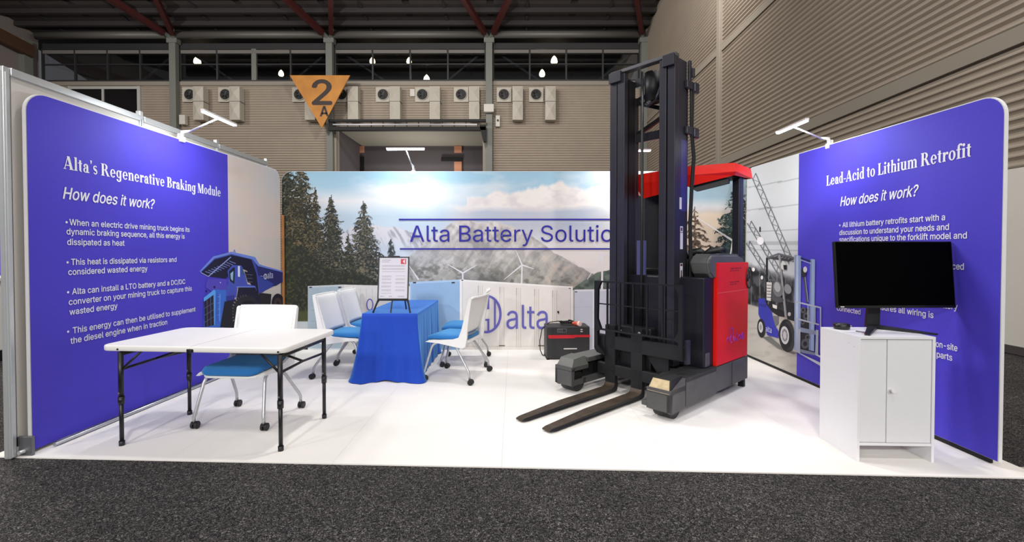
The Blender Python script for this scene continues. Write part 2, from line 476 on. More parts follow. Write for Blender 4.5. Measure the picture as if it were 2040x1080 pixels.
def glyph(c):
    if c == 'A': return _D(.02, 0, .33, 1, .07)+_D(.56, 0, .27, 1, .23)+_R(.14, .62, .27, .34)+_R(-.04, .2, 0, SF)+_R(.46, .88, 0, SF), .86
    if c == 'L': return _R(.1, .32, 0, 1)+_R(.02, .4, .95, 1)+_R(.02, .66, 0, SF+.01)+[[(.66, 0), (.69, .3), (.64, .3), (.52, .04), (.5, 0)]], .70
    if c == 'R': return _R(.1, .32, 0, 1)+_R(.02, .4, 0, SF)+_R(.02, .42, .95, 1)+_arc(.4, .74, .3, .26, -90, 90, .2, .06)+_R(.3, .42, .48, .54)+_D(.66, 0, .38, .5, .22)+_R(.62, .95, 0, SF), .92
    if c == 'B': return _R(.1, .32, 0, 1)+_R(.02, .42, 0, SF+.01)+_R(.02, .42, .94, 1)+_arc(.4, .76, .27, .24, -90, 90, .2, .06)+_R(.3, .42, .5, .55)+_arc(.42, .27, .32, .27, -90, 90, .21, .06), .78
    if c == 'M': return _R(.1, .17, 0, 1)+_R(0, .27, 0, SF)+_R(0, .2, .95, 1)+_D(.40, 0, .1, 1, .23)+_D(.46, 0, .76, 1, .08)+_R(.76, .98, 0, 1)+_R(.68, 1.06, 0, SF)+_R(.8, 1.06, .95, 1), 1.08
    if c == 'l': return _stem(.08, 1.04), .36
    if c == 'i': return _stem(.08, XH)+_arc(.08+S/2, .9, .11, .11, 0, 360, .11, .11), .36
    if c == 't': return _R(.1, .1+S, .12, .88)+_R(.0, .38, XH-.07, XH)+_arc(.28, .16, .18, .17, 180, 300, .18, .08), .42
    if c == 'f': return _R(.1, .1+S, 0, .82)+_R(.02, .40, 0, SF)+_R(.0, .38, XH-.07, XH)+_arc(.33, .82, .23, .24, 60, 180, .19, .09)+_arc(.42, .95, .08, .08, 0, 360, .08, .08), .42
    if c == 'r': return _stem(.08, XH)+_arc(.40, XH-.22, .14, .23, 60, 180, .06, .1)+_arc(.44, XH-.1, .10, .10, 0, 360, .10, .10), .52
    if c == 'n': return _n(.08), .70
    if c == 'm': return _n(.08)+_arc(.08+.35+S+.13, XH-.22, .22, .24, 0, 140, .19, .09)+_R(.78, .78+S, 0, XH-.22)+_R(.72, .78+S+.06, 0, SF), 1.06
    if c == 'h': return _stem(.08, 1.04)+_n(.08)[4:], .70
    if c == 'u': return _R(.08, .08+S, .2, XH)+_R(0, .2, XH-.05, XH)+_arc(.30, .22, .22, .24, 180, 320, .19, .09)+_R(.43, .43+S, 0, XH)+_R(.34, .5, XH-.05, XH)+_R(.5, .70, 0, SF), .72
    if c == 'd': return _arc(.30, .33, .27, .35, 0, 360, .17, .07)+_R(.39, .39+S, 0, 1.04)+_R(.30, .5, .99, 1.04)+_R(.5, .66, 0, SF), .68
    if c == 'g': return _arc(.30, .36, .27, .33, 0, 360, .17, .07)+_R(.39, .39+S, -.1, XH)+_R(.5, .66, XH-.06, XH)+_arc(.31, -.08, .27, .22, 180, 360, .2, .08), .68
    if c == 'a': return _arc(.26, .19, .22, .21, 60, 340, .16, .06)+_R(.33, .33+S, .04, .5)+_arc(.29, .46, .23, .23, 0, 165, .17, .07)+_arc(.15, .5, .09, .09, 0, 360, .09, .09)+_R(.34, .62, 0, .07), .62
    if c == 'e': return _arc(.32, .34, .29, .36, 0, 325, .18, .07)+_R(.15, .60, .32, .38), .64
    if c == 'o': return _arc(.32, .34, .30, .36, 0, 360, .18, .07), .66
    if c == 'c': return _arc(.32, .34, .29, .36, 45, 325, .18, .07)+_arc(.50, .50, .09, .09, 0, 360, .09, .09), .60
    if c == 's': return _arc(.26, .49, .20, .21, 30, 270, .12, .08)+_arc(.26, .20, .21, .22, -150, 90, .12, .08)+_D(.12, .46, .22, .24, .2), .52
    if c == 'v': return _D(.28, 0, .06, XH, .20)+_D(.30, 0, .52, XH, .07)+_R(-.02, .3, XH-.05, XH)+_R(.44, .66, XH-.05, XH), .64
    if c == 'k': return _stem(.08, 1.04)+_D(.26, .30, .48, XH, .07)+_D(.48, 0, .26, .42, .20)+_R(.4, .6, XH-.05, XH)+_R(.44, .74, 0, SF), .72
    if c == "'": return [[(.06, 1.04), (.24, 1.04), (.20, .82), (.10, .72), (.12, .86)]], .28
    if c == '-': return _R(.04, .34, .28, .36), .38
    return [], .26
def serif_text(name, txt, u0, z0, width, cap, m, parent, y=-.0058):
    polys, x = [], 0
    for c in txt:
        g, a = glyph(c)
        polys += [[(px+x, pz) for px, pz in q] for q in g]; x += a+.015
    sx = width/x; p = P()
    for k, q in enumerate(polys):
        ar = sum(q[i][0]*q[(i+1) % len(q)][1]-q[(i+1) % len(q)][0]*q[i][1] for i in range(len(q)))
        if abs(ar) < 1e-7: continue
        if ar < 0: q = q[::-1]
        p.face([(u0+a*sx, y-.00002*(k % 5), z0+b*cap) for a, b in q])
    return p.out(name, m, parent)

# value noise for the printed pictures
_rng = np.random.RandomState(5)
_lat = _rng.rand(256, 256)
def vnoise(x, y):
    xi = np.floor(x).astype(int); yi = np.floor(y).astype(int); fx = x-xi; fy = y-yi
    fx = fx*fx*(3-2*fx); fy = fy*fy*(3-2*fy)
    g = lambda a, b: _lat[a % 256, b % 256]
    return (g(xi, yi)*(1-fx)+g(xi+1, yi)*fx)*(1-fy)+(g(xi, yi+1)*(1-fx)+g(xi+1, yi+1)*fx)*fy
def fbm(x, y, o=5):
    s = 0; a = .5
    for k in range(o):
        s = s+a*vnoise(x*2**k+17*k, y*2**k+31*k); a *= .5
    return s/(1-.5**o)
def mixc(A, B, m):
    m = np.clip(m, 0, 1)[..., None]; return A*(1-m)+np.asarray(B, float)*m
def raster(name, wall, u0, u1, z0, z1, step, colorfn, parent, y=-.003, corner=None, z1b=None):
    nx = int((u1-u0)/step)+1; nz = int((max(z1, z1b or z1)-z0)/step)+1
    U, T = np.meshgrid(np.linspace(u0, u1, nx), np.linspace(0, 1, nz))
    top = z1+( (z1b if z1b else z1)-z1)*(U-u0)/(u1-u0)
    Z = z0+T*(top-z0)
    if corner:                                        # rounded top corner (cu = which end, r)
        end, r = corner
        if end == 'l': cu = u0+r; far = np.maximum(cu-U, 0)
        else: cu = u1-r; far = np.maximum(U-cu, 0)
        lim = top-r+np.sqrt(np.maximum(r*r-far**2, 0))
        Z = z0+T*(lim-z0)
    A = np.array(wall.A); ex = np.array(wall.ex)
    X = A[0]+ex[0]*U; Y = A[1]+ex[1]*U
    px, py = project(X, Y, Z)
    rgb = np.clip(colorfn(px, py), 0, 255)
    n = nx*nz
    co = np.stack([U, np.full_like(U, y), Z], -1).reshape(-1, 3)
    idx = np.arange(n).reshape(nz, nx)
    q = np.stack([idx[:-1, :-1], idx[:-1, 1:], idx[1:, 1:], idx[1:, :-1]], -1).reshape(-1, 4)
    me = bpy.data.meshes.new(name)
    me.vertices.add(n); me.vertices.foreach_set('co', co.ravel())
    me.loops.add(q.size); me.loops.foreach_set('vertex_index', q.ravel().astype(np.int32))
    me.polygons.add(len(q)); me.polygons.foreach_set('loop_start', (np.arange(len(q))*4).astype(np.int32))
    me.update(calc_edges=True)
    at = me.color_attributes.new('Col', 'FLOAT_COLOR', 'POINT')
    col = np.ones((n, 4)); col[:, :3] = lin(rgb.reshape(-1, 3))
    at.data.foreach_set('color', col.ravel().astype(np.float32))
    me.materials.append(M_print)
    o = bpy.data.objects.new(name, me); C.objects.link(o); o.parent = parent
    return o

# ================================================================ THE SETTING
XR, XLH, YB = 6.19, -22.6, 22.13
fl = P().bx(XLH-.2, XR+.3, -9, 26.5, -.4, -.008).out('floor', M_carpet); struct(fl, 'speckled charcoal carpet of the exhibition hall')

def corr(p, along0, along1, z0, z1, fn, pitch=.115, amp=.022, seg=6):
    """horizontal-rib corrugated sheet; fn(a, out, z) -> world"""
    n = max(2, int(round((z1-z0)/pitch*seg)))
    rows = []
    for k in range(n+1):
        z = z0+(z1-z0)*k/n
        ph = (z-z0)/pitch*2*PI
        d = amp*max(-.55, min(.55, math.sin(ph)))/.55
        rows.append([fn(along0, d, z), fn(along1, d, z)])
    p.grid(rows, smooth=False)
# right-hand wall: smooth plinth, ribbed siding, smooth bands, column
fr = lambda a, d, z: (XR-d, a, z)
wr = P().bx(XR+.03, XR+.25, -9, YB+.4, -.3, 12.6).out('wall_right', M_hallwall); struct(wr, 'taupe metal-clad side wall of the hall')
def sheet(y0, y1, z0, z1): 
    p = P(); corr(p, y0, y1, z0, z1, fr); return p.out('siding_sheet', M_hallwall, wr)
for y0, y1 in ((-9, 14.0), (14.22, YB)):
    sheet(y0, y1, 2.29, 3.72); sheet(y0, y1, 4.02, 7.15); sheet(y0, y1, 7.40, 11.6)
    P().bx(XR-.035, XR+.03, y0, y1, 3.79, 4.01, .004).out('cover_band', M_halltrim, wr)
    P().bx(XR-.035, XR+.03, y0, y1, 7.19, 7.39, .004).out('cover_band', M_halltrim, wr)
P().bx(XR-.03, XR+.03, -9, YB, .1, 2.28).out('plinth_panel', mat('cream_wall_panel', (206, 202, 194), .6), wr, 'smooth cream lower wall panel')
P().bx(XR-.06, XR+.03, -9, YB, 0, .1).out('baseboard_right', mat('dark_skirting', (70, 64, 64), .6), wr)
P().bx(XR-.10, XR+.04, 14.0, 14.22, -.0, 12.0, .01).out('trim_1', M_halltrim, wr)

# back wall of the hall, with a recessed doorway
fb = lambda a, d, z: (a, YB-d, z)
DX0, DX1, DZ = -8.28, -1.43, 7.04
wb = P(); wb.bx(XLH, DX0, YB+.03, YB+.25, -.3, 9.2); wb.bx(DX1, XR+.2, YB+.03, YB+.25, -.3, 9.2); wb.bx(DX0, DX1, YB+.03, YB+.25, DZ, 9.2)
wb = wb.out('wall_back', M_hallwall); struct(wb, 'far taupe ribbed wall of the hall')
WX0, WX1 = -20.85, -17.55
for x0, x1, z0, z1 in ((XLH, WX0-.05, 0, 9.03), (WX1+.1, DX0-.30, 0, 9.03), (DX0-.30, DX1+.22, DZ+.02, 9.03), (DX1+.22, XR, 0, 9.03), (WX0-.05, WX1+.1, 0, 5.6)):
    p = P(); corr(p, x0, x1, z0, z1, fb, seg=6); p.out('siding_sheet', M_hallwall, wb)
P().bx(XLH, XR, YB-.06, YB+.03, 9.03, 9.22, .004).out('cover_band', M_halltrim, wb)
P().bx(DX0-.32, DX0, YB-.14, YB+.06, 0, DZ, .01).out('door_jamb', M_halltrim, wb)
P().bx(DX1, DX1+.22, YB-.14, YB+.06, 0, DZ, .01).out('door_jamb', M_halltrim, wb)
# dark recess behind the doorway
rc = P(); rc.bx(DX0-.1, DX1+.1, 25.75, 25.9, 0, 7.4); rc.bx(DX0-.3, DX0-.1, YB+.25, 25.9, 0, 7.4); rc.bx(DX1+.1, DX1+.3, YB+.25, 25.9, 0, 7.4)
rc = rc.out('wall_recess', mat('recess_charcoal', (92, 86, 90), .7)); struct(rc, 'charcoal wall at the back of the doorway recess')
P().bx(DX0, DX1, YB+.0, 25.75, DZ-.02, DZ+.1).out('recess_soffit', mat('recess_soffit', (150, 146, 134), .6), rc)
W2 = lambda px, py: (Vector((0, CAM_Y, CAM_H))+ray(px, py)*((25.7-CAM_Y)/ray(px, py).y))
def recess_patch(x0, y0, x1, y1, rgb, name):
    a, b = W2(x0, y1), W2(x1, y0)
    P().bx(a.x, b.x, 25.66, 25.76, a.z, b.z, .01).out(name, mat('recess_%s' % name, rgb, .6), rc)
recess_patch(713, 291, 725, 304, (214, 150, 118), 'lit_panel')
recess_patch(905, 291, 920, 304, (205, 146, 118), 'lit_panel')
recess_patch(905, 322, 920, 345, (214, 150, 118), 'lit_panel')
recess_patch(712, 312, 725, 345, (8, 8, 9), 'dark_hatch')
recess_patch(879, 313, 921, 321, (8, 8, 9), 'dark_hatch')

# left wall of the hall
wl = P().bx(XLH-.3, XLH, 8, YB+.3, -.3, 12.4).out('wall_left', mat('left_wall_grey', (120, 112, 108), .7)); struct(wl, 'grey far-left wall of the hall')
P().bx(XLH, XLH+.25, YB-.6, YB-.2, 0, 11).out('trim_2', M_greycol, wl)
P().beam((XLH+.3, 12, 11.4), (XLH+.3, YB-.3, 10.5), .25, .55).out('eave_beam', mat('brown_beam', (74, 50, 34), .6), wl)

# roof: sheets and purlins
def roofz(y): return 11.47+.2*(22.5-y)
rf = P()
rf.face([(XLH-1, 26.5, roofz(26.5)), (XR+.3, 26.5, roofz(26.5)), (XR+.3, 10, roofz(10)), (XLH-1, 10, roofz(10))])
rf = rf.out('ceiling', M_dark); struct(rf, 'dark metal roof sheets of the hall')
for y in (22.3, 21.4, 20.6, 19.7, 18.6, 17.0, 15.0, 13.0):
    P().box(((XLH+XR)/2, y, roofz(y)-.12), (XR-XLH, .16, .2)).out('purlin', M_purlin, rf)
for k in range(9):
    x = XLH+1.6+k*3.6
    P().beam((x, 22.4, roofz(22.4)-.03), (x, 10.2, roofz(10.2)-.03), .1, .06).out('sheet_joint', M_purlin, rf)
for k in range(8):
    for yy in (20.55, 21.3):
        x = XLH+.2+k*3.6
        P().box((x+1.6, yy-.42, roofz(yy-.42)-.03), (3.3, .5, .03)).out('roof_panel', mat('roof_panel_grey', (84, 78, 77), .8), rf)
# beyond the clerestory glass: dark night-time backdrop of the next hall
nx = P().bx(XLH, XR+.2, 26.0, 26.2, 8.5, 12.5).out('wall_beyond', mat('dark_beyond', (36, 34, 34), .9)); struct(nx, 'dark hall beyond the clerestory windows')

COLX = (-15.79, -8.53, -1.125, 6.05)
bays = [(XLH+.5, COLX[0]-.18), (COLX[0]+.18, COLX[1]-.18), (COLX[1]+.18, COLX[2]-.18), (COLX[2]+.18, COLX[3]-.16)]
for k, (x0, x1) in enumerate(bays):
    wn = P().bx(x0, x1, YB-.02, YB+.10, 10.72, 11.00).out('window_%d' % (k+1), M_frame); struct(wn, 'dark clerestory window band high under the roof')
    P().bx(x0, x1, YB-.02, YB+.10, 9.23, 9.30).out('window_sill', M_frame, wn)
    n = 4
    for i in range(n+1):
        x = x0+(x1-x0)*i/n
        wd = .11 if (i == 2 and k == 1) else .035
        mm = M_greycol if (i == 2 and k == 1) else M_frame
        P().bx(x-wd, x+wd, YB-.04, YB+.06, 9.28, 10.74).out('mullion', mm, wn)
    P().bx(x0, x1, YB-.03, YB+.05, 10.00, 10.05).out('mid_rail', M_frame, wn)
    for i in range(n):
        a = x0+(x1-x0)*i/n+.04; b = x0+(x1-x0)*(i+1)/n-.04
        P().bx(a, b, YB-.06, YB+.02, 10.52, 10.68, .01).out('head_strip', M_strip, wn)
        P().bx(a, b, YB+.03, YB+.04, 9.29, 10.54).out('pane', M_glass, wn)
    # bracing seen behind the glass
    P().beam((x0+.4, YB+.5, 10.60), (x0+2.4, YB+.5, 9.30), .09, .09).out('brace', M_frame, wn)
    P().beam((x1-.4, YB+.5, 10.60), (x1-2.0, YB+.5, 9.30), .09, .09).out('brace', M_frame, wn)
# dark window low on the left of the back wall
wn = P(); wn.bx(WX0, WX1, YB-.03, YB+.02, 8.88, 9.01); wn.bx(WX1-.1, WX1+.05, YB-.06, YB+.03, 5.6, 9.01); wn.bx(WX0-.05, WX0+.08, YB-.06, YB+.03, 5.6, 9.01)
wn = wn.out('window_5', mat('pale_window_frame', (176, 174, 170), .5)); struct(wn, 'dark window with a pale frame on the far wall')
P().bx(-19.32, -19.22, YB-.05, YB+.02, 5.6, 8.90).out('mullion', mat('pale_window_frame', (176, 174, 170), .5), wn)
for a, b in ((WX0+.08, -19.32), (-19.22, WX1-.1)):
    P().bx(a, b, YB-.01, YB+.005, 5.6, 8.90).out('pane', mat('black_glass', (14, 14, 16), .12), wn)

# columns with their V struts
cl = ['grey-green steel column left of the wall ducts, red struts at its head', 'steel column behind the orange 2A sign',
      'steel column beside the dark doorway with a white box on it', 'corner steel column where back and side wall meet']
for k, x in enumerate(COLX):
    c = thing('steel_column', cl[k], 'column', (x, YB-.2, 0), 0, 'columns along the far wall')
    w_ = .15
    P().bx(-w_, w_, -.12, .14, 0, 11.07, .01).out('post', M_greycol, c)
    P().bx(-.24, .24, -.16, .16, 10.90, 11.14, .02).out('head_plate', M_greycol, c)
    for sx in ((-1, 1) if k < 3 else (-1,)):
        P().beam((0, 0, 11.1), (sx*.32, -.5, 11.32), .12, .14).out('gusset', M_greycol, c)
        P().beam((sx*.2, -.35, 11.24), (sx*.98, -2.4, 11.78), .20, .24).out('strut', M_redsteel, c)
# eave pipes between the columns
for k, (x0, x1) in enumerate(bays):
    pz = P().cyl((x0+.07, YB-.35, 11.24), (x1-.07, YB-.35, 11.24), .16, 20).out('eave_pipe', mat('galvanised_duct', (98, 96, 92), .5, .2))
    tag(pz, ['far-left length of grey pipe under the roof', 'grey pipe length above the windows left of the orange sign',
             'grey pipe length above the windows right of the orange sign', 'grey pipe length above the windows behind the mast top'][k], 'pipe', 'pipes under the eave')

# wall ventilation units: round fan in a plate, box duct beside it
def PB(px, py, Y=YB): 
    d = ray(px, py); return Vector((0, CAM_Y, CAM_H))+d*((Y-CAM_Y)/d.y)
M_duct = mat('duct_grey', (182, 176, 164), .5)
M_hole = mat('fan_dark', (18, 16, 16), .6)
vents = [(380, 'grey wall fan and box duct nearest the far-left column'), (451, 'grey wall fan and box duct, second from the left column'),
         (598, 'grey wall fan whose duct is hidden by the orange sign'), (682, 'box duct just right of the orange sign, its fan hidden'),
         (764, 'box duct and fan, second to the right of the orange sign'), (842, 'box duct and fan with a small white plate beside it'),
         (919, 'box duct and fan immediately left of the doorway column'), (1004, 'wall fan and box duct immediately right of the doorway column'),
         (1068, 'wall fan and box duct nearest the forklift mast')]
for px, lb in vents:
    q = PB(px, 189.5)
    t = thing('ventilation_unit', lb, 'vent', (q.x, YB-.03, q.z), 0, 'fans and ducts on the far wall')
    pl = P()
    pl.rings([[(a, -.02-dd, b) for a, b in rrect(-.34+i, .34-i, -.34+i, .34-i, 0)] for dd, i in ((0, 0), (.03, 0))], smooth=False)
    pl.out('backing_plate', M_duct, t)
    P().tube([(.26*math.cos(a), -.07, .26*math.sin(a)) for a in [2*PI*k/24 for k in range(24)]], .02, 8, closed=True).out('fan_ring', M_duct, t)
    P().cyl((0, -.06, 0), (0, -.065, 0), .255, 24).out('fan_opening', M_hole, t)
    fbz = P(); fbz.cyl((0, -.085, 0), (0, -.062, 0), .06, 12)
    for k in range(5):
        a = 2*PI*k/5; fbz.box((.11*math.cos(a), -.075, .11*math.sin(a)), (.13, .006, .06), Matrix.Rotation(-a, 3, 'Y') @ Matrix.Rotation(.35, 3, 'X'))
    fbz.out('fan_blades', mat('fan_grey', (26, 25, 25), .5), t)
    x0 = .40; x1 = .88
    # duct: upper box and lower box with pyramid-pressed faces
    for z0, z1, nm in ((-.42, .26, 'duct_upper'), (-1.28, -.44, 'duct_lower')):
        d = P(); d.bx(x0, x1, -.42, -.02, z0, z1, .015)
        cx, cz = (x0+x1)/2, (z0+z1)/2; yy = -.42
        c4 = [(x0+.03, yy-.001, z0+.03), (x1-.03, yy-.001, z0+.03), (x1-.03, yy-.001, z1-.03), (x0+.03, yy-.001, z1-.03)]
        for i in range(4): d.face([c4[i], c4[(i+1) % 4], (cx, yy-.10, cz)])
        d.out(nm, M_duct, t)
    P().bx(x0-.02, x1+.02, -.43, -.02, -.445, -.415).out('duct_flange', mat('duct_flange', (120, 114, 106), .5), t)
    if px == 842:
        P().bx(-.58, -.36, -.05, 0, -.08, .26, .005).out('cover_plate', mat('white_cover_plate', (205, 200, 192), .5), t)

# orange triangular hall sign on the second column
s0, s1, s2 = PB(577, 150, YB-.95), PB(697, 150, YB-.95), PB(641, 255, YB-.95)
sg = thing('hall_sign', 'orange triangular hall sign reading 2 A in black', 'sign', (s2.x, YB-.95, s2.z))
tri = [(s0.x-s2.x, s0.z-s2.z), (0, 0), (s1.x-s2.x, s1.z-s2.z)]
tri2 = []
P().prism(tri, lambda a, b, d: (a, d, b), 0, .06).out('sign_board', mat('orange_plywood', (184, 122, 44), .6, noise=(1.6, .22)), sg)
P().bx(.30, .8, .06, .62, 2.2, 2.3).out('bracket', M_greycol, sg)
a = PB(623, 208, YB-.95); b = PB(660, 160, YB-.95)
text_mesh('sign_numeral', '2', a.x-s2.x, a.z-s2.z, b.x-a.x, b.z-a.z, mat('sign_black', (44, 30, 26), .6), sg, fn=lambda u, z: (u, -.006, z), bold=.04)
a = PB(637, 232, YB-.95); b = PB(655, 211, YB-.95)
u_, v_, w_, h_ = a.x-s2.x, a.z-s2.z, b.x-a.x, b.z-a.z
la = P(); lf = lambda pts: la.face([(u_+w_*x, -.006, v_+h_*y) for x, y in pts])
lf([(0, 0), (.24, 0), (.60, 1), (.38, 1)]); lf([(.76, 0), (1, 0), (.62, 1), (.45, .8)]); lf([(.2, .2), (.8, .2), (.74, .38), (.27, .38)])
la.out('sign_letter', mat('sign_black', (44, 30, 26), .6), sg)

# black ladder-truss rail above the doorway
RY = YB-.66
ZT = PB(800, 238, RY).z
M_zipb = mat('rail_black', (12, 12, 13), .7)
tr = thing('door_rail', 'black double rail with bracket above the dark doorway', 'rail', (PB(655, 250, RY).x, RY, ZT-.36))
Lr = (PB(968, 250, RY).x-PB(655, 250, RY).x)
P().bx(0, Lr, -.06, .06, .24, .36, .01).out('upper_rail', M_zipb, tr)
P().bx(0, Lr, -.10, .10, -.16, .02, .01).out('lower_rail', M_zipb, tr)
P().bx(.2, Lr-.4, -.05, -.02, .09, .15).out('guide_tube', mat('rail_grey', (120, 120, 124), .4, .5), tr)
for k in range(13):
    P().bx(.3+k*.54, .34+k*.54, -.02, .02, .02, .24).out('rail_strut', M_zipb, tr)
P().prism([(Lr-.3, .1), (Lr, .1), (Lr, -.65), (Lr-.12, -.65)], lambda a, b, d: (a, d, b), -.1, .2).out('end_bracket', M_zipb, tr)
P().bx(0, .2, 0, .25, -.1, .3).out('end_bracket', M_zipb, tr)
# boxes on the doorway column
q = PB(975, 222); jb = P().bx(-.30, .16, -.1, .1, -.18, .18, .015).out('junction_box', mat('box_white', (198, 194, 184), .5)); jb.location = (q.x+.07, YB-.46, q.z)
tag(jb, 'white junction box on the column beside the doorway', 'box')
q = PB(992, 243); jb = thing('isolator_switch', 'small pale isolator switch box below the junction box', 'switch', (q.x, YB-.06, q.z))
P().bx(-.1, .1, -.12, .02, -.26, .26, .01).out('case', mat('box_white', (198, 194, 184), .5), jb)
P().cyl((0, -.16, .02), (0, -.12, .02), .05, 12).out('knob', M_black, jb)
q = PB(370, 240); jb = P().bx(-.14, .14, -.2, .02, -.25, .2, .02).out('alarm_box', mat('box_white', (198, 194, 184), .5)); jb.location = (q.x, YB-.06, q.z)
tag(jb, 'small pale box on the far wall beside the far-left column', 'box')

# glowing shapes behind the clerestory glass stand in for lamps reflected in it
for px, py, s, lb in ((393, 121, .17, 'glowing stand-in for a dome lamp reflected left of the orange sign'), (560, 146, .13, 'glowing stand-in for a lamp reflected just left of the orange sign'),
                  (742, 121, .14, 'glowing stand-in for a lamp reflection, first right of the orange sign'), (815, 121, .13, 'glowing stand-in for a lamp reflection, second right of the orange sign'),
                  (850, 157, .16, 'glowing stand-in for a low lamp reflection above the doorway'), (1080, 146, .15, 'glowing stand-in for the lower lamp reflection right of the doorway column'),
                  (1104, 120, .17, 'glowing stand-in for the upper lamp reflection right of the doorway column')):
    q = PB(px, py, 23.4)
    t = thing('lamp_reflection', lb, 'lamp', (q.x, 23.4, q.z), 0, 'lamp reflections at the clerestory')
    prof = [(.3, -1.1), (.75, -1.0), (1, -.5), (.85, .3), (.45, .95), (.15, 1.25)]
    P().rings([[(s*r*math.cos(a), s*r*math.sin(a), s*z) for a in [2*PI*k/16 for k in range(16)]] for r, z in prof]).out('shade', mat('reflection_glow', (255, 244, 214), .5, emit=((255, 236, 190), 5.5)), t)
    P().cyl((0, 0, s*1.2), (0, 0, roofz(23.4)-q.z-.01), .012, 6).out('stem', M_black, t)

# ================================================================ WHITE STAND CARPET
bc = thing('stand_carpet', 'white carpet of the stand laid in strips edge to edge', 'carpet', (0, 0, 0))
xs = [-3.22, -2.1, -1.08, -.07, .95, 1.95, 2.96]
def frontY(x): return 2.69-(x)*.042+.0*(x)
for k in range(6):
    x0, x1 = xs[k]+(.0005 if k else 0), xs[k+1]-.0005
    p = P(); f0, f1 = frontY(x0), frontY(x1)
    p.prism([(x0, f0), (x1, f1), (x1, 6.12), (x0, 6.12)], lambda a, b, d: (a, b, d), -.0075, 0)
    p.out('carpet_strip', M_boothfloor, bc)
ts = P().bx(2.75, 6.1, 2.66, 2.71, -.008, -.004).out('floor_tape', mat('pale_floor_tape', (190, 178, 172), .8))
tag(ts, 'pale tape strip on the carpet right of the stand', 'tape')

# ================================================================ DISPLAY WALLS
WL = Wall((-3.003, 2.862), (-2.925, 5.86)); WBk = Wall((-2.957, 5.966), (2.96, 5.966)); WRt = Wall((2.797, 5.62), (2.833, 2.695))
M_edge = mat('white_fabric_edge', (222, 222, 224), .7)
def panel(name, label, wall, hl, hr, corner, z0=.03, th=.020):
    t = thing(name, label, 'display panel', tuple(wall.A), wall.rot)
    r = .13; L = wall.L
    n = 8
    pts = [(0, z0), (L, z0)]
    if 'r' in corner: pts += [(L-r+r*math.cos(a), hr-r+r*math.sin(a)) for a in [i/n*PI/2 for i in range(n+1)]]
    else: pts += [(L, hr)]
    if 'l' in corner: pts += [(r-r*math.sin(a), hl-r+r*math.cos(a)) for a in [i/n*PI/2 for i in range(n+1)]]
    else: pts += [(0, hl)]
    P().prism(pts, lambda a, b, d: (a, d, b), 0, th).out('fabric_sleeve', M_edge, t)
    return t, pts
M_mattblack = mat('matt_black', (16, 16, 18), .7)
# --- left
tL, _ = panel('display_wall', 'blue display wall on the left printed with a mining truck', WL, 2.262, 2.270, 'lr')
uB = WL.uv(455, 500)[0]
P().face([(a, -.002, b) for a, b in [(.006, .02), (uB, .02), (uB, 2.256)]+[(.13-.124*math.sin(a), 2.132+.124*math.cos(a)) for a in [i/8*PI/2 for i in range(9)]]]).out('blue_print', M_blue, tL)
P().tube([(.10, -.045, .018), (WL.L-.3, -.045, .018)], .012, 10).out('floor_tube', M_alu, tL, 'silver tube foot along the bottom edge')
def colL(px, py):
    g = (py-340)/360.0
    base = np.stack([214-12*g, 204-6*g, 196-2*g], -1)+np.zeros(px.shape+(3,))
    n = fbm(px/60, py/46+9, 5)
    base = mixc(base, (196, 204, 214), np.clip((n-.5)*3, 0, .6)*(py < 470)*np.clip((px-500)/50, 0, 1))
    base = mixc(base, (226, 202, 190), np.clip((.5-n)*2.4, 0, .5))
    base = mixc(base, (150, 136, 126), np.clip((py-585+10*n)/60, 0, .9))
    base = mixc(base, (120, 104, 92), np.clip((py-640)/30, 0, .8))
    return base
raster('landscape_print', WL, uB, WL.L-.004, .02, 2.257, .010, colL, tL, -.002, ('r', .126))
# truck
k = Print(WL)
D1, D2, D3, MB, LB, SK = (26, 24, 52), (44, 46, 110), (34, 32, 44), (66, 78, 172), (112, 138, 220), (92, 166, 240)
k.poly((70, 58, 52), [(466, 658), (480, 615), (510, 605), (560, 612), (565, 660), (520, 664)])
k.ell(D3, (553, 604), 12.5, 19); k.ell((70, 52, 54), (553, 606), 8, 13); k.ell((34, 28, 34), (553, 606), 3.5, 6)
k.poly((38, 34, 40), [(515, 583), (540, 586), (538, 612), (515, 612)])
# tray
k.poly(MB, [(396, 541), (424, 511), (460, 502), (508, 513), (516, 527), (562, 540), (565, 560), (520, 583), (514, 585), (498, 522), (470, 512), (440, 520)])
k.poly(D2, [(508, 524), (560, 541), (565, 542), (564, 561), (548, 570), (518, 568), (513, 545)])
k.poly((58, 70, 160), [(513, 548), (545, 566), (522, 583), (516, 584)])
k.poly(LB, [(396, 541), (424, 511), (460, 501.5), (507, 512), (516, 527), (562, 540), (562, 542.5), (513, 530), (503, 517), (460, 506), (426, 515), (399, 542)])
k.poly(D1, [(399, 544), (427, 517), (460, 508), (500, 517), (510, 545), (515, 586), (500, 572), (492, 540), (470, 530), (450, 555), (416, 551)])
for i in range(9):
    x = 404+i*6; k.line((118, 128, 196), (x+4, 541-i*2.6), (x+19-i*.3, 551-i*2.6-5), 1.4)
k.line((150, 164, 226), (414, 551), (459, 512), 1.8); k.line((150, 164, 226), (399, 543), (414, 551), 1.6)
k.poly(LB, [(464, 501), (466, 496), (469, 502)])
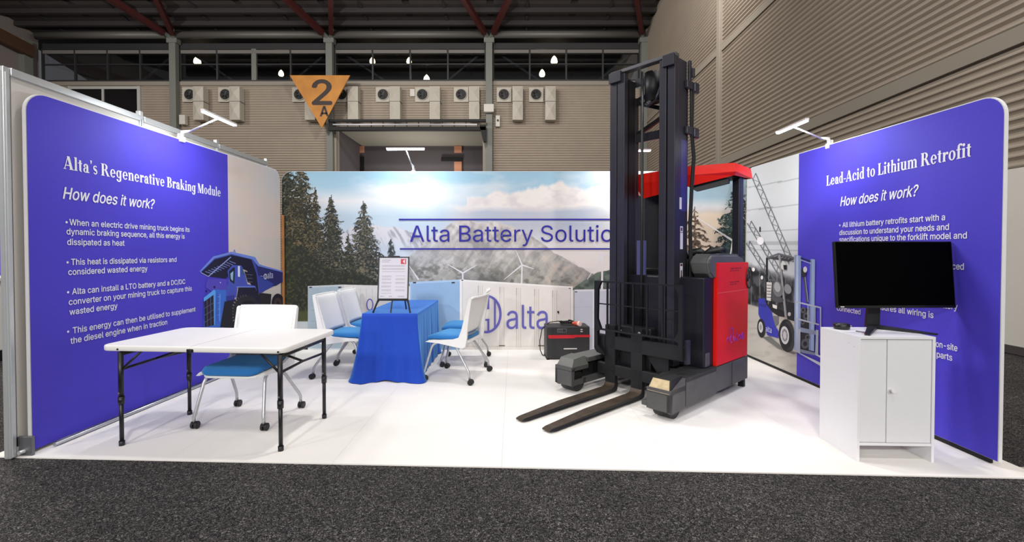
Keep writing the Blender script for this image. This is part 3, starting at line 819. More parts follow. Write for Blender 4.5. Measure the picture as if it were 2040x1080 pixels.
# cab and deck
k.poly((72, 84, 186), [(452, 540), (462, 528), (480, 529), (487, 546), (492, 566), (508, 570), (513, 586), (506, 574), (472, 572), (470, 592), (449, 598), (448, 572), (456, 560)])
k.poly((30, 40, 60), [(455, 541), (463, 533), (467, 533), (466, 566), (457, 560)]); k.poly((150, 190, 220), [(458, 545), (464, 540), (463, 560), (459, 556)])
k.poly((220, 232, 246), [(473, 530), (477, 530), (477, 552), (473, 551)]); k.poly((60, 90, 140), [(479, 532), (483, 533), (485, 547), (480, 547)])
k.line(LB, (470, 571.5), (507, 571.5), 2)
k.poly(D1, [(486, 540), (502, 545), (504, 564), (493, 563)])
for yy in (547, 554, 561): k.line((110, 110, 130), (488, yy), (502, yy+1), .8)
k.poly((84, 72, 190), [(408, 572), (412, 556), (450, 556), (450, 574), (448, 580), (427, 586)])
k.ell(D1, (426, 572), 2, 2.6); k.ell(D1, (410, 580), 1.6, 2.4); k.ell((200, 200, 240), (438, 563), 1.2, 1.2)
# wheel arch and tyre
k.poly(D1, [(470, 596), (474, 573), (507, 573), (516, 590), (520, 618), (470, 660), (445, 660), (448, 600)])
k.ell((40, 38, 46), (488, 622), 28, 34, .18); k.ell((22, 20, 26), (492, 624), 19, 26, .18)
for i in range(17):
    a = math.radians(95+i*11); c_, s_ = math.cos(a), math.sin(a)
    k.line((150, 140, 130) if 4 < i < 13 else (80, 78, 84), (488+25*c_, 622+31*s_), (488+29*c_, 622+35*s_), 1.8)
k.ell((56, 50, 60), (497, 628), 9, 14, .18)
# radiator
k.poly((60, 110, 210), [(405, 592), (427, 577), (449, 578), (450, 600), (437, 652), (404, 652)])
k.poly(SK, [(404, 594), (425, 577), (428, 580), (427, 647), (424, 649), (424, 587), (405, 601)])
k.poly((34, 28, 46), [(405, 601), (424, 588), (425, 648), (406, 652)])
for i in range(1, 4):
    k.line((96, 96, 130), (405, 601+i*14), (424.5, 589+i*14), 1.1)
k.line((96, 96, 130), (411, 597), (412, 651), 1.1); k.line((96, 96, 130), (418, 592), (419, 650), 1.1)
k.line((120, 170, 240), (437, 585), (436, 640), 1.2); k.line((70, 90, 190), (431, 585), (431, 640), 2)
for i in range(4): k.line((120, 160, 240), (432, 592+i*12), (437, 591+i*12), 1)
k.poly((52, 58, 150), [(449, 590), (466, 588), (466, 597), (449, 600)])
k.poly((28, 26, 40), [(437, 652), (446, 600), (462, 604), (462, 652)])
k.out('printed_truck', tL, 'blue mining haul truck picture')
k = Print(WL, -.0105); k.ring((210, 214, 240), (527, 551), 3, 5, 1.2); k.line((210, 214, 240), (527, 546.5), (527, 556), .9); k.line((150, 160, 220), (517, 550), (522, 550.5), 1.2); k.out('truck_emblem', tL)
a = WL.uv(531.5, 555)
text_mesh('lettering', 'alta', a[0], a[1], WL.uv(542, 555)[0]-a[0], .075, mat('pale_print', (200, 204, 236), .6), tL, y=-.0110)
# lettering
def line_on(wall, parent, txt, xl, xr, z, cap, m=M_ink_white, shear=0, offset=.003):
    u0 = wall.uv(xl, 500)[0]; u1 = wall.uv(xr, 500)[0]
    return text_mesh('lettering', txt, u0, z, u1-u0, cap, m, parent, y=-.0045, shear=shear, bold=cap*.026)
z = WL.uv(126, 336)[1]
serif_text('heading_lettering', "Alta's Regenerative Braking Module", WL.uv(126, 336)[0], z, WL.uv(439, 380)[0]-WL.uv(126, 336)[0], .088, M_ink_white, tL, y=-.0045)
line_on(WL, tL, 'How does it work?', 126, 306, WL.uv(127, 396)[1], .078, shear=.2, offset=.004)
bod = [('When an electric drive mining truck begins its', 138, 377, 448.5, 1), ('dynamic braking sequence, all this energy is', 132, 367, 467, 0), ('dissipated as heat', 133, 247, 488, 0),
       ('This heat is dissipated via resistors and', 140, 350, 528, 1), ('considered wasted energy', 134, 292, 548, 0),
       ('Alta can install a LTO battery and a DC/DC', 141, 367, 587, 1), ('converter on your mining truck to capture this', 134, 380, 608, 0), ('wasted energy', 135, 231, 628, 0),
       ('This energy can then be utilised to supplement', 141, 387, 665, 1), ('the diesel engine when in traction', 136, 330, 686, 0)]
for txt, xl, xr, py, bu in bod:
    z = WL.uv(xl, py)[1]
    line_on(WL, tL, txt, xl, xr, z, .041)
    if bu:
        u = WL.uv(xl-6.5, py)[0]; P().face([(u+.008*math.cos(a), -.0045, z+.018+.008*math.sin(a)) for a in [2*PI*i/10 for i in range(10)]]).out('bullet_dot', M_ink_white, tL)

# --- back
tB, _ = panel('display_wall', 'back display wall printed with mountains, fir trees and white containers', WBk, 2.281, 2.281, 'lr')
P().bx(.02, WBk.L-.02, .002, .018, .002, .028).out('bottom_strip', M_mattblack, tB)  # black strip filling the gap below the back fabric
rs = np.random.RandomState(3)
def ridge(px, pts):
    xs_, ys_ = zip(*pts); return np.interp(px, xs_, ys_)
def colB(px, py):
    sh = px.shape
    g = np.clip((py-340)/160.0, 0, 1)
    c = np.stack([150+56*g, 190+22*g, 210+10*g], -1)
    n = fbm(px/95, py/38, 6); n2 = fbm(px/30+40, py/16+7, 5)
    # high thin cloud and the middle haze
    c = mixc(c, (214, 220, 224), np.clip((n-.42)*3.2, 0, 1)*np.clip((410-py)/70+.3, 0, 1))
    c = mixc(c, (226, 224, 222), np.clip(1-abs(py-400+26*n-13)/34, 0, 1)*.85*np.clip((960-px)/110, 0, 1))
    # cumulus bank
    top = 368+26*fbm(px/26, px*0+3, 4)+np.where(px < 930, 16, 0)-np.clip((px-1040)/60, 0, 1)*16
    cl_ = np.clip((py-top)/7, 0, 1)
    c = mixc(c, (232, 226, 220), cl_*np.clip((px-880)/50, 0, 1))
    under = np.clip((py-(404+14*n2))/12, 0, 1)*np.clip((px-860)/90, 0, 1)
    c = mixc(c, (176, 186, 202), under*.9*np.clip(1-(py-450)/50, 0, 1))
    c = mixc(c, (228, 226, 216), np.clip((px-1160)/70, 0, 1)*np.clip((py-385)/30, 0, 1)*.8*(px < 1350))
    c = mixc(c, (196, 190, 196), np.clip((n2-.5)*2.2, 0, .5)*cl_*np.clip((px-900)/60, 0, 1))
    # right-hand sky seen through the cab
    rt = np.clip((px-1330)/30, 0, 1)
    c = mixc(c, (150, 182, 198), rt*np.clip((418-py)/25, 0, 1)*.9)
    c = mixc(c, (218, 200, 178), rt*np.clip((py-405-16*n2)/14, 0, 1))
    # distant snow range
    r1 = ridge(px, [(555, 430), (600, 452), (640, 446), (680, 470), (700, 452), (720, 455), (748, 446), (765, 453), (790, 450), (815, 462), (850, 472), (900, 500), (1000, 560)])+5*fbm(px/9, px*0, 3)-2.5
    m = np.clip((py-r1)/1.5, 0, 1)*(px < 1000)
    st = fbm(px/5-py/9, py/26+px/60, 4)
    snow = mixc(np.zeros(sh+(3,))+np.array((208, 208, 212.)), (150, 152, 160), np.clip((st-.48)*6, 0, 1)*.8)
    snow = mixc(snow, (206, 220, 230), np.clip((py-r1-18)/34, 0, .92))
    c = c*(1-m[..., None])+snow*m[..., None]
    # the big mountain
    r2 = ridge(px, [(780, 545), (800, 520), (830, 498), (852, 478), (872, 464), (898, 445), (915, 438), (938, 438), (950, 442), (985, 440), (1020, 450), (1060, 470), (1100, 500), (1150, 528), (1195, 552), (1240, 575), (1400, 600)])+4*fbm(px/8, px*0+9, 3)-2
    m = np.clip((py-r2)/1.5, 0, 1)
    st = .6*fbm((px+.8*py+14*vnoise(px/22, py/22))/9, (py-.55*px)/40, 6)+.4*fbm((px-.9*py+18*vnoise(px/16, py/16+5))/10+50, (py+.4*px)/22, 6); st2 = fbm(px/10, py/8, 6)
    dep = np.clip((py-440)/130, 0, 1)
    mt = np.stack([206-46*dep, 200-40*dep, 196-44*dep], -1)
    mt = mixc(mt, (226, 222, 218), np.clip((st-.52)*7, 0, 1)*np.clip(1-dep*.7, 0, 1)*.95)
    mt = mixc(mt, (132, 130, 132), np.clip((.47-st)*7, 0, 1)*.55)
    mt = mixc(mt, (112, 112, 104), np.clip((st2-.5)*5, 0, 1)*np.clip((py-515+.1*(1000-px))/34, 0, 1)*.85)
    mt = mixc(mt, (196, 176, 156), np.clip((st-.5)*4, 0, 1)*np.clip((px-1040)/60, 0, 1)*np.clip((py-485)/30, 0, 1)*.6)
    mt = mixc(mt, (92, 94, 92), np.clip(1-np.hypot((px-985)/52, (py-556)/18), 0, 1)*.8)
    mt = mixc(mt, (206, 216, 222), np.clip((905-px)/90, 0, 1)*np.clip((530-py)/40+.3, 0, 1)*.5)
    c = c*(1-m[..., None])+mt*m[..., None]
    # dark green hill on the right
    r3 = ridge(px, [(1120, 590), (1140, 572), (1165, 555), (1190, 540), (1215, 534), (1250, 540), (1300, 528), (1400, 520), (1500, 500)])+4*st2
    m = np.clip((py-r3)/2, 0, 1)
    hl = mixc(np.zeros(sh+(3,))+np.array((104, 118, 108.)), (70, 84, 78), np.clip((st2-.45)*4, 0, 1))
    c = c*(1-m[..., None])+hl*m[..., None]
    # fir trees
    def tree(c, cx, ty, by, wd, dens=1., col=(40, 46, 40), col2=(96, 92, 66), seed=0, thin=1.):
        wx = px+3.0*(vnoise(px/9+seed, py/7)-.5)*2; wy = py+4*(vnoise(px/7, py/8+seed)-.5)*2
        t = (py-ty)/(by-ty); dx = (wx-cx)/wd
        ax = abs(wx-cx)
        per = 7+7*np.clip(t, 0, 1)
        lay = ((wy-ty-ax*.42*np.where(t < .5, 1, .6)+6*vnoise(np.sign(wx-cx)*7+seed+wy*0, wy/14)) / per) % 1.0
        sg = np.sign(wx-cx)
        irr = vnoise(sg*7+seed*2.3+wx*0, wy/9.0)
        env = np.clip(t, 0, 1)**.8*(.50+.50*irr+.26*(1-lay))
        nb = fbm(wx/3.0+seed, (wy-ax*.5)/1.7+seed*3, 4)
        edge = abs(dx)/(env+.02)
        inside = (edge < 1.05+.9*(nb-.5))&(t > 0)&(t < 1.0)
        gap = nb+.34*(lay-.45)*np.clip(edge*1.5, .15, 1)*np.clip(1.15-t, 0, 1) > .545+.20*dens*(1.05-edge)+.15*t*dens
        if thin < 1: gap = gap | (lay > .5)&(edge > .12)
        trunk = (abs(px-cx) < .8+.9*t)&(t > -.02)&(t < 1)
        mk = np.clip(((inside & ~gap)|trunk).astype(float), 0, 1)
        nn = fbm(px/2.6+seed*7, py/1.9, 3); n5 = vnoise(px/16+seed, py/12)
        tc_ = mixc(np.zeros(sh+(3,))+np.array(col, float), col2, np.clip((nn-.50)*4.5, 0, 1)*.85*(.5+n5))
        tc_ = mixc(tc_, (22, 25, 22), np.clip((.44-nn)*6, 0, 1)*.6)
        return c*(1-mk[..., None])+tc_*mk[..., None]
    c = tree(c, 779, 477, 530, 15, .8, (70, 78, 80), (112, 116, 110), 5)
    c = tree(c, 724, 404, 600, 56, 1.1, (62, 66, 60), (134, 122, 98), 2)
    c = tree(c, 572, 300, 640, 78, 1.2, (44, 48, 40), (122, 118, 90), 11)
    c = tree(c, 628, 378, 640, 40, .9, (58, 56, 44), (130, 112, 84), 21)
    c = tree(c, 600, 322, 640, 84, 1.1, (46, 48, 38), (126, 110, 80), 1)
    c = tree(c, 660, 393, 640, 62, 1.4, (48, 52, 46), (110, 104, 78), 3)
    c = tree(c, 694, 470, 640, 34, 1.2, (50, 54, 46), (104, 100, 78), 7)
    c = tree(c, 1384, 414, 520, 40, .9, (92, 74, 60), (140, 118, 96), 8, .5)
    c = tree(c, 1470, 362, 525, 62, 1.2, (38, 60, 62), (84, 104, 98), 9)
    # dark undergrowth
    nn = fbm(px/12, py/10, 5); n4 = fbm(px/3.5, py/3.5, 3)
    r4 = ridge(px, [(555, 470), (600, 490), (640, 520), (680, 545), (720, 548), (745, 560), (765, 575), (800, 640)])+22*(nn-.5)
    m = ((py > r4)&(px < 800)).astype(float)
    ug = mixc(np.zeros(sh+(3,))+np.array((42, 46, 38.)), (86, 84, 62), np.clip((n4-.52)*4, 0, 1)*.8)
    ug = mixc(ug, (84, 88, 46), np.clip((600-px)/45, 0, 1)*np.clip((n4-.35)*3, 0, 1)*.75*np.clip((py-470)/60, 0, 1))
    ug = mixc(ug, (88, 92, 58), np.clip((py-(612+5*nn))/8, 0, 1)*.8)
    c = c*(1-m[..., None])+ug*m[..., None]
    # pale yard below
    m = np.clip((py-639.5)/1.5, 0, 1)
    yd = np.zeros(sh+(3,))+np.array((190, 198, 204.))
    yd = mixc(yd, (150, 158, 164), ((px-592) % 26 < 2.2).astype(float)*(py < 690)*.8)
    c = c*(1-m[..., None])+yd*m[..., None]
    return c
raster('landscape_print', WBk, .004, WBk.L-.004, .032, 2.277, .0052, colB, tB, -.002, ('l', .128))
k = Print(WBk, -.0030)
# turbines
TW = (226, 226, 228)
def turb(hub, blades, base, w=2.6):
    k.line(TW, hub, base, w, w+.8)
    for b in blades: k.line(TW, hub, b, w+.8, .9)
    k.ell(TW, hub, 2.4, 2.0, n=12)
turb((1040, 528), [(1028, 499), (1004, 557), (1064, 536)], (1039, 572)); turb((922, 544), [(891, 526), (950, 528), (921, 566)], (922, 562))
turb((1200, 508), [(1168, 462), (1170, 557), (1226, 508)], (1199, 585), 3.4); k.line(TW, (814, 528), (834, 557), 1.0, 3.0)
turb((1460, 480), [(1386, 432), (1452, 520)], (1458, 585), 3.4)
# left container
CB1, CW, CS = (172, 190, 202), (224, 222, 216), (196, 194, 190)
k.poly((198, 206, 212), [(557, 641), (613, 641), (613, 686), (557, 690)])
k.poly(CB1, [(613.5, 570), (682, 567), (682, 700), (613.5, 700)]); k.poly((206, 212, 216), [(613.5, 570), (686, 567), (686, 570), (613.5, 573)])
k.poly(CW, [(682, 567), (1143, 578), (1143, 698), (682, 698)])
k.poly((216, 222, 226), [(613.5, 694), (700, 694), (700, 698), (613.5, 698)])
for i in range(4): k.line((152, 170, 184), (620, 596+i*22), (678, 595+i*22), .9)
k.line(CS, (684, 568), (684, 698), 2)
for x in (694, 706, 718, 730, 742, 754): k.line((208, 206, 200), (x, 575), (x, 690), 1.4)
for x in (619, 677): k.poly((60, 66, 72), [(x-3, 571.5), (x+3, 571.2), (x+3, 573.6), (x-3, 574)])
k.ring((98, 96, 184), (737, 607), 6, 11, 2.2); 
# middle container
k.poly((150, 184, 216), [(818, 563), (916, 558), (916, 697), (818, 697)]); k.poly((176, 202, 226), [(815, 562), (920, 556.5), (920, 560.5), (815, 566)])
k.line((176, 202, 226), (818, 563), (818, 697), 2.4)
for x in (826, 903): k.poly((44, 52, 60), [(x-3.2, 562), (x+3.2, 561.6), (x+3.2, 564.4), (x-3.2, 564.8)])
k.poly((230, 226, 220), [(916, 557), (1141, 572), (1141, 697), (916, 698)])
k.poly((240, 238, 234), [(916, 556.5), (1141, 571), (1141, 574.5), (916, 560.5)]); k.line((240, 238, 234), (918, 558), (918, 698), 4); k.line((206, 202, 196), (921.5, 562), (921.5, 694), 1.0)
k.line((240, 238, 234), (1139, 572), (1139, 697), 3.4); k.line((198, 194, 188), (1136.4, 575), (1136.4, 695), .9)
for x in (957, 1000, 1033, 1069, 1105):
    for d, c_ in ((-4, (204, 198, 190)), (0, (216, 211, 204)), (4, (208, 202, 195))): k.line(c_, (x+d, 566+(x-916)*.066), (x+d, 692), 1.5)
    k.line((186, 180, 172), (x-4, 566+(x-916)*.066), (x-4, 580+(x-916)*.066), 1.8)
k.line((214, 210, 204), (922, 690), (1136, 690), 1.2)
for x in (1000, 1078): k.poly((110, 100, 92), [(x-6, 687.6), (x+6, 687.6), (x+6, 689.8), (x-6, 689.8)])
k.poly((30, 30, 32), [(1110, 620), (1113.5, 619.4), (1114, 624), (1111.4, 627), (1112.4, 624), (1110, 623)])
k.poly((70, 76, 84), [(919.5, 557.2), (923, 557.4), (923, 559.6), (919.5, 559.4)]); k.poly((90, 90, 90), [(1133, 573.6), (1137, 573.9), (1137, 575.6), (1133, 575.3)])
# right container
k.poly((200, 206, 218), [(1144, 578), (1330, 575), (1330, 697), (1144, 697)]); k.poly((222, 226, 232), [(1144, 577), (1330, 574), (1330, 577.5), (1144, 580.5)])
k.line((186, 192, 206), (1144, 612), (1330, 610), .9); k.line((186, 192, 206), (1144, 650), (1330, 650), .9)
k.line((222, 226, 232), (1182, 578), (1182, 697), 3); k.poly((60, 64, 70), [(1145, 580.6), (1150, 580.5), (1150, 582.4), (1145, 582.5)])
k.poly((196, 190, 178), [(1330, 570), (1500, 560), (1500, 698), (1330, 698)])
k.out('printed_containers', tB, 'white shipping containers and wind turbines picture')
k = Print(WBk, -.0125); k.ring(M_ink_logo, (969, 625.5), 28, 36, 4.6, n=48)
k.line(M_ink_logo, (973, 590), (973, 616), 3.8); k.line(M_ink_logo, (962, 614), (975, 614), 4); k.line(M_ink_logo, (964, 612), (964, 639), 3.4)
k.line(M_ink_logo, (962, 637), (975, 637), 4); k.line(M_ink_logo, (973, 636), (973, 661), 3.8); k.line(M_ink_logo, (986, 598), (986, 653), 3.6)
k.out('container_emblem', tB, 'violet round company emblem')
a = WBk.uv(1009, 655); b = WBk.uv(1091, 655); hh = WBk.uv(1009, 606)[1]
text_mesh('lettering', 'alta', a[0], a[1], b[0]-a[0], (hh-a[1])*.975, M_ink_logo, tB, y=-.0130)
for py, xl in ((437.3, 795), (496, 797)):
    a = WBk.uv(xl, py+1.5); b = WBk.uv(1291, py-1.5)
    P().face([(a[0], -.0130, a[1]), (b[0], -.0130, a[1]), (b[0], -.0130, b[1]), (a[0], -.0130, b[1])]).out('printed_rule', M_ink_blue, tB)
a = WBk.uv(817, 481.5); vsA, _x = text_shape('Alta Battery Solutio', 0.); vsB, _x = text_shape('Alta Battery Solutions', 0.)
wA = max(v[0] for v in vsA)-min(v[0] for v in vsA); wB_ = max(v[0] for v in vsB)-min(v[0] for v in vsB)
text_mesh('title_lettering', 'Alta Battery Solutions', a[0], a[1], (WBk.uv(1219.5, 481)[0]-a[0])*wB_/wA, WBk.uv(817, 449.5)[1]-a[1], M_ink_blue, tB, y=-.0130)

# --- right
tR, _ = panel('display_wall', 'blue display wall on the right printed with a counterbalance forklift', WRt, 2.246, 2.184, 'lr')
P().bx(.02, WRt.L-.05, .002, .018, .002, .028).out('bottom_strip', M_mattblack, tR)  # black strip along the floor below the right-hand fabric
uA = WRt.uv(1590, 500)[0]
def htop(u): return 2.246+(2.184-2.246)*u/WRt.L
P().face([(a, -.002, b) for a, b in [(uA, .032), (WRt.L-.006, .032)]+[(WRt.L-.13+.124*math.cos(a), htop(WRt.L)-.13+.124*math.sin(a)) for a in [i/8*PI/2 for i in range(9)]]+[(uA, htop(uA)-.006)]]).out('blue_print', M_blue, tR)
def colR(px, py):
    sh = px.shape
    c = np.zeros(sh+(3,))+np.array((214, 218, 220.))
    c = mixc(c, (188, 194, 200), np.clip((py-380)/150, 0, 1)*.5)
    for yy0, sl in ((372, -.18), (418, -.12), (462, -.05), (498, 0.02)):
        c = mixc(c, (160, 164, 168), (abs(py-yy0-(px-1500)*sl) < 1.1).astype(float)*.8)
    c = mixc(c, (150, 156, 162), (abs(py-484) < 3.5).astype(float)*.55)
    n = fbm(px/7, py/16, 4)
    dk = np.clip((py-(520+26*(px-1495)/90.+8*n))/16, 0, 1)
    c = mixc(c, (70, 72, 76), dk*.95)
    c = mixc(c, (24, 26, 30), np.clip((n-.45)*5, 0, 1)*dk)
    c = mixc(c, (160, 162, 164), dk*((px % 17) < 2.0)*.5)
    fl_ = np.clip((py-(606+.28*(px-1495)))/2.5, 0, 1)
    c = mixc(c, (194, 192, 184), fl_)
    c = mixc(c, (168, 166, 158), fl_*np.clip((fbm(px/20, py/6, 4)-.5)*3, 0, 1)*.7)
    return c
raster('warehouse_print', WRt, .004, uA, .032, 2.242, .010, colR, tR, -.002, ('l', .12), htop(uA)-.006)
k = Print(WRt)
TG = (112, 116, 120)
def truss(a, b, w, n):
    dx, dy = b[0]-a[0], b[1]-a[1]; L = math.hypot(dx, dy); nx_, ny_ = -dy/L*w, dx/L*w
    k.line(TG, a, b, 1.8); k.line(TG, (a[0]+nx_, a[1]+ny_), (b[0]+nx_, b[1]+ny_), 1.8)
    for i in range(n):
        p0 = (a[0]+dx*i/n, a[1]+dy*i/n); p1 = (a[0]+dx*(i+.5)/n+nx_, a[1]+dy*(i+.5)/n+ny_); p2 = (a[0]+dx*(i+1)/n, a[1]+dy*(i+1)/n)
        k.line(TG, p0, p1, 1.0); k.line(TG, p1, p2, 1.0)
truss((1506, 345), (1582, 522), 10, 10); truss((1497, 440), (1560, 545), 9, 7); truss((1494, 480), (1545, 560), 8, 5)
k.ell((238, 238, 240), (1516, 480), 7, 8); k.line((20, 20, 20), (1515, 452), (1515, 462), 2.4); k.ell((240, 240, 236), (1502, 537), 3, 4); k.ell((230, 232, 232), (1519, 553), 2.4, 4)
# shadow
k.poly((110, 112, 112), [(1520, 672), (1535, 670), (1560, 692), (1590, 704), (1582, 706), (1550, 694)])
FB, FS, FD, FG = (52, 56, 170), (150, 172, 208), (30, 31, 36), (96, 100, 108)
# body
k.poly(FB, [(1512, 595), (1526, 594), (1528, 606), (1538, 620), (1546, 650), (1552, 660), (1552, 674), (1530, 668), (1522, 650), (1512, 626)])
k.poly((40, 44, 140), [(1512, 604), (1527, 607), (1527, 613), (1512, 609)])
k.poly(FD, [(1526, 604), (1560, 618), (1566, 622), (1566, 632), (1552, 630), (1540, 622)])
k.poly((110, 112, 116), [(1540, 629), (1552, 630), (1552, 645), (1546, 650)]); k.poly((225, 225, 220), [(1540, 606), (1549, 609), (1549, 616), (1541, 613)])
# overhead guard
k.poly(FG, [(1527, 513), (1552, 504), (1583, 512), (1583, 517), (1556, 509), (1531, 516)]); k.poly((60, 62, 66), [(1531, 515), (1553, 508), (1582, 516), (1574, 521)])
for i in range(5): k.line((170, 172, 174), (1543+i*7, 512+i), (1550+i*6, 509+i*1.4), .8)
k.line(FD, (1529, 514), (1528, 602), 3.4, 4.2); k.line((150, 152, 156), (1554, 508), (1567, 632), 4.4, 4.4); k.line(FG, (1556, 508), (1569, 632), 1.2)
k.poly((206, 208, 206), [(1528.5, 562), (1539, 563), (1537, 600), (1528.5, 598)])
for i in range(5): k.line(FD, (1529, 568+i*6), (1537.5, 568.6+i*6), 1.2)
k.ell((110, 114, 118), (1551, 576), 10, 16, -.2); k.ell((168, 170, 172), (1550, 572), 6, 10, -.2); k.ell((76, 78, 82), (1552, 597), 11, 6, .15)
k.ell((140, 142, 146), (1571, 576), 7, 10, -.3); k.ell((214, 216, 214), (1562, 529), 5, 9); k.poly(FD, [(1562, 528), (1569, 528), (1569, 538), (1563, 537)])
k.poly(FD, [(1567, 600), (1584, 604), (1584, 640), (1570, 636)]); k.ell((180, 182, 186), (1574, 626), 3, 4)
# wheels
k.ell(FD, (1518, 654), 8, 19, -.06); k.ell((200, 202, 204), (1517, 652), 4.4, 11, -.06); k.ell((150, 152, 156), (1517, 652), 2, 6)
k.ell(FD, (1569, 669), 16, 33, -.08); k.ell((54, 55, 60), (1573, 669), 12, 29, -.08); k.ell(FD, (1567, 669), 12.5, 26, -.08)
k.ell((214, 216, 220), (1565, 668), 8.5, 18, -.08); k.ell((150, 154, 160), (1565, 668), 6, 13, -.08); k.ell((200, 202, 206), (1565, 668), 3.2, 8, -.08)
for i in range(8):
    a = 2*PI*i/8; k.ell((90, 94, 100), (1565+4.6*math.cos(a), 668+10.5*math.sin(a)), .8, 1.4, n=8)
# mast
k.poly(FD, [(1597, 612), (1625, 618), (1625, 700), (1597, 698)])
k.poly((132, 152, 196), [(1585, 508), (1598, 510), (1596, 700), (1584, 697)]); k.poly(FS, [(1587, 508), (1594, 509), (1592, 698), (1586, 697)]); k.line((210, 222, 238), (1590, 510), (1589, 697), 1.6)
k.poly((118, 142, 190), [(1616, 516), (1626, 517), (1624, 700), (1613, 698)]); k.poly(FS, [(1619, 516), (1625, 517), (1623, 700), (1617, 698)])
k.line(FD, (1597, 514), (1617, 521), 2); k.line((170, 190, 220), (1597, 518), (1617, 525), 1.6)
k.ell((40, 42, 48), (1603, 543), 5, 10); k.ell((206, 210, 214), (1606, 537), 4, 6); k.line((70, 74, 84), (1604, 552), (1610, 602), 4.6, 5); k.line((150, 158, 172), (1606, 552), (1612, 602), 1.4)
for x, y, rr in ((1602, 618, 5), (1608, 630, 6), (1601, 642, 4), (1612, 622, 3), (1606, 685, 8), (1611, 672, 5)): k.ell((84, 88, 96), (x, y), rr, rr*1.2); k.ell((26, 28, 32), (x, y), rr*.5, rr*.6)
# carriage, guard and forks
GR = (168, 178, 196)
k.line(GR, (1586, 601), (1637, 613), 3); k.line(GR, (1637, 612), (1637, 704), 2.6, 2.2); k.line(GR, (1586, 634), (1634, 647), 3); k.line(GR, (1612, 607), (1612, 642), 2); k.line(GR, (1588, 602), (1588, 700), 2.2); k.line(GR, (1626, 610), (1626, 646), 1.6)
k.poly((130, 142, 168), [(1595, 652), (1632, 660), (1632, 668), (1595, 661)]); k.poly((120, 132, 160), [(1590, 694), (1628, 703), (1626, 708), (1590, 701)])
k.poly(GR, [(1590, 655), (1597, 656), (1596, 704), (1589, 702)]); k.poly(GR, [(1628, 657), (1633, 658), (1632, 709), (1626, 707)])
k.poly((190, 198, 212), [(1589, 701), (1597, 704), (1646, 727), (1646, 732), (1636, 729)]); k.poly((200, 206, 218), [(1626, 707), (1633, 707), (1650, 715), (1650, 720)])
k.out('printed_forklift', tR, 'blue and grey forklift picture')
a = WRt.uv(1528, 660); b = WRt.uv(1540, 660); text_mesh('lettering', 'alta', a[0], a[1], b[0]-a[0], .06, mat('pale_print', (200, 204, 236), .6), tR, y=-.0150)
z = WRt.uv(1647, 370.5)[1]
serif_text('heading_lettering', 'Lead-Acid to Lithium Retrofit', WRt.uv(1647, 370)[0], z, WRt.uv(1937, 320)[0]-WRt.uv(1647, 370)[0], .090, M_ink_white, tR, y=-.0045)
line_on(WRt, tR, 'How does it work?', 1674, 1826, WRt.uv(1675, 411)[1], .078, shear=.2, offset=.004)
for txt, xl, xr, px, py in (('All lithium battery retrofits start with a', 1679, 1883, 1679, 453), ('discussion to understand your needs and', 1673, 1891, 1673, 468.5),
                        ('specifications unique to the forklift model and', 1673, 1927, 1927, 475), ('battery', 1866, 1911, 1905, 617), ('placed', 1880, 1922, 1922, 537.5),
                        ('ensures all wiring is', 1746, 1863, 1862, 634), ('connected', 1670, 1717, 1717, 627),
                        ('on-site', 1869, 1912, 1912, 701), ('parts', 1871, 1902, 1902, 720), ('Alta can', 1680, 1700, 1685, 653)):
    z = WRt.uv(px, py)[1]; line_on(WRt, tR, txt, xl, xr, z, .041)
u, z = WRt.uv(1674, 449); P().face([(u+.008*math.cos(a), -.0045, z+.008*math.sin(a)) for a in [2*PI*i/10 for i in range(10)]]).out('bullet_dot', M_ink_white, tR)

# --- shell-scheme wall behind the left display
sw = thing('shell_wall', 'white panel wall with aluminium posts behind the left display', 'partition', (-3.066, 2.80, 0), 0)
M_shell = mat('white_shell_panel', (212, 208, 202), .6)
M_alub = mat('bright_aluminium', (206, 210, 212), .35, .55)
pz = [0, 1.03, 2.02, 3.00]
for k_ in range(3):
    P().bx(-.008, .012, pz[k_]+.03, pz[k_+1]-.03,     .06, 2.33).out('infill_panel', M_shell, sw)
    P().bx(-.02, .028, pz[k_]+.02, pz[k_+1]-.02, 2.325, 2.372, .003).out('top_rail', M_alub, sw)
    P().bx(-.02, .02, pz[k_]+.02, pz[k_+1]-.02, 0.0, .06, .003).out('bottom_rail', M_alub, sw)
for k_, y in enumerate(pz):
    p = P()
    p.bx(-.018, .018, y-.018, y+.018, 0, 2.41 if k_ else 2.372, .004)
    for a in range(4):
        c_, s_ = math.cos(a*PI/2), math.sin(a*PI/2)
        p.box((.022*c_, y+.022*s_, 1.175), (.008 if abs(c_) > .5 else .02, .02 if abs(c_) > .5 else .008, 2.33))
    p.out('post', M_alub, sw)
P().tube([(.05, -.0, .03), (.05, .12, .03)], .012, 8).out('foot_tube', M_alub, sw)
P().bx(.0, .10, .03, .05, .0, .12, .004).out('end_plate', mat('grey_end_plate', (120, 122, 126), .4, .6), sw)
# timber batten in the corner between left and back displays
bt = P().bx(-2.935, -2.905, 5.90, 5.925, 0, 1.72, .002).out('timber_batten', mat('bare_timber', (168, 112, 62), .6, noise=(9, .25)))
tag(bt, 'thin bare timber batten upright in the corner between displays', 'batten')

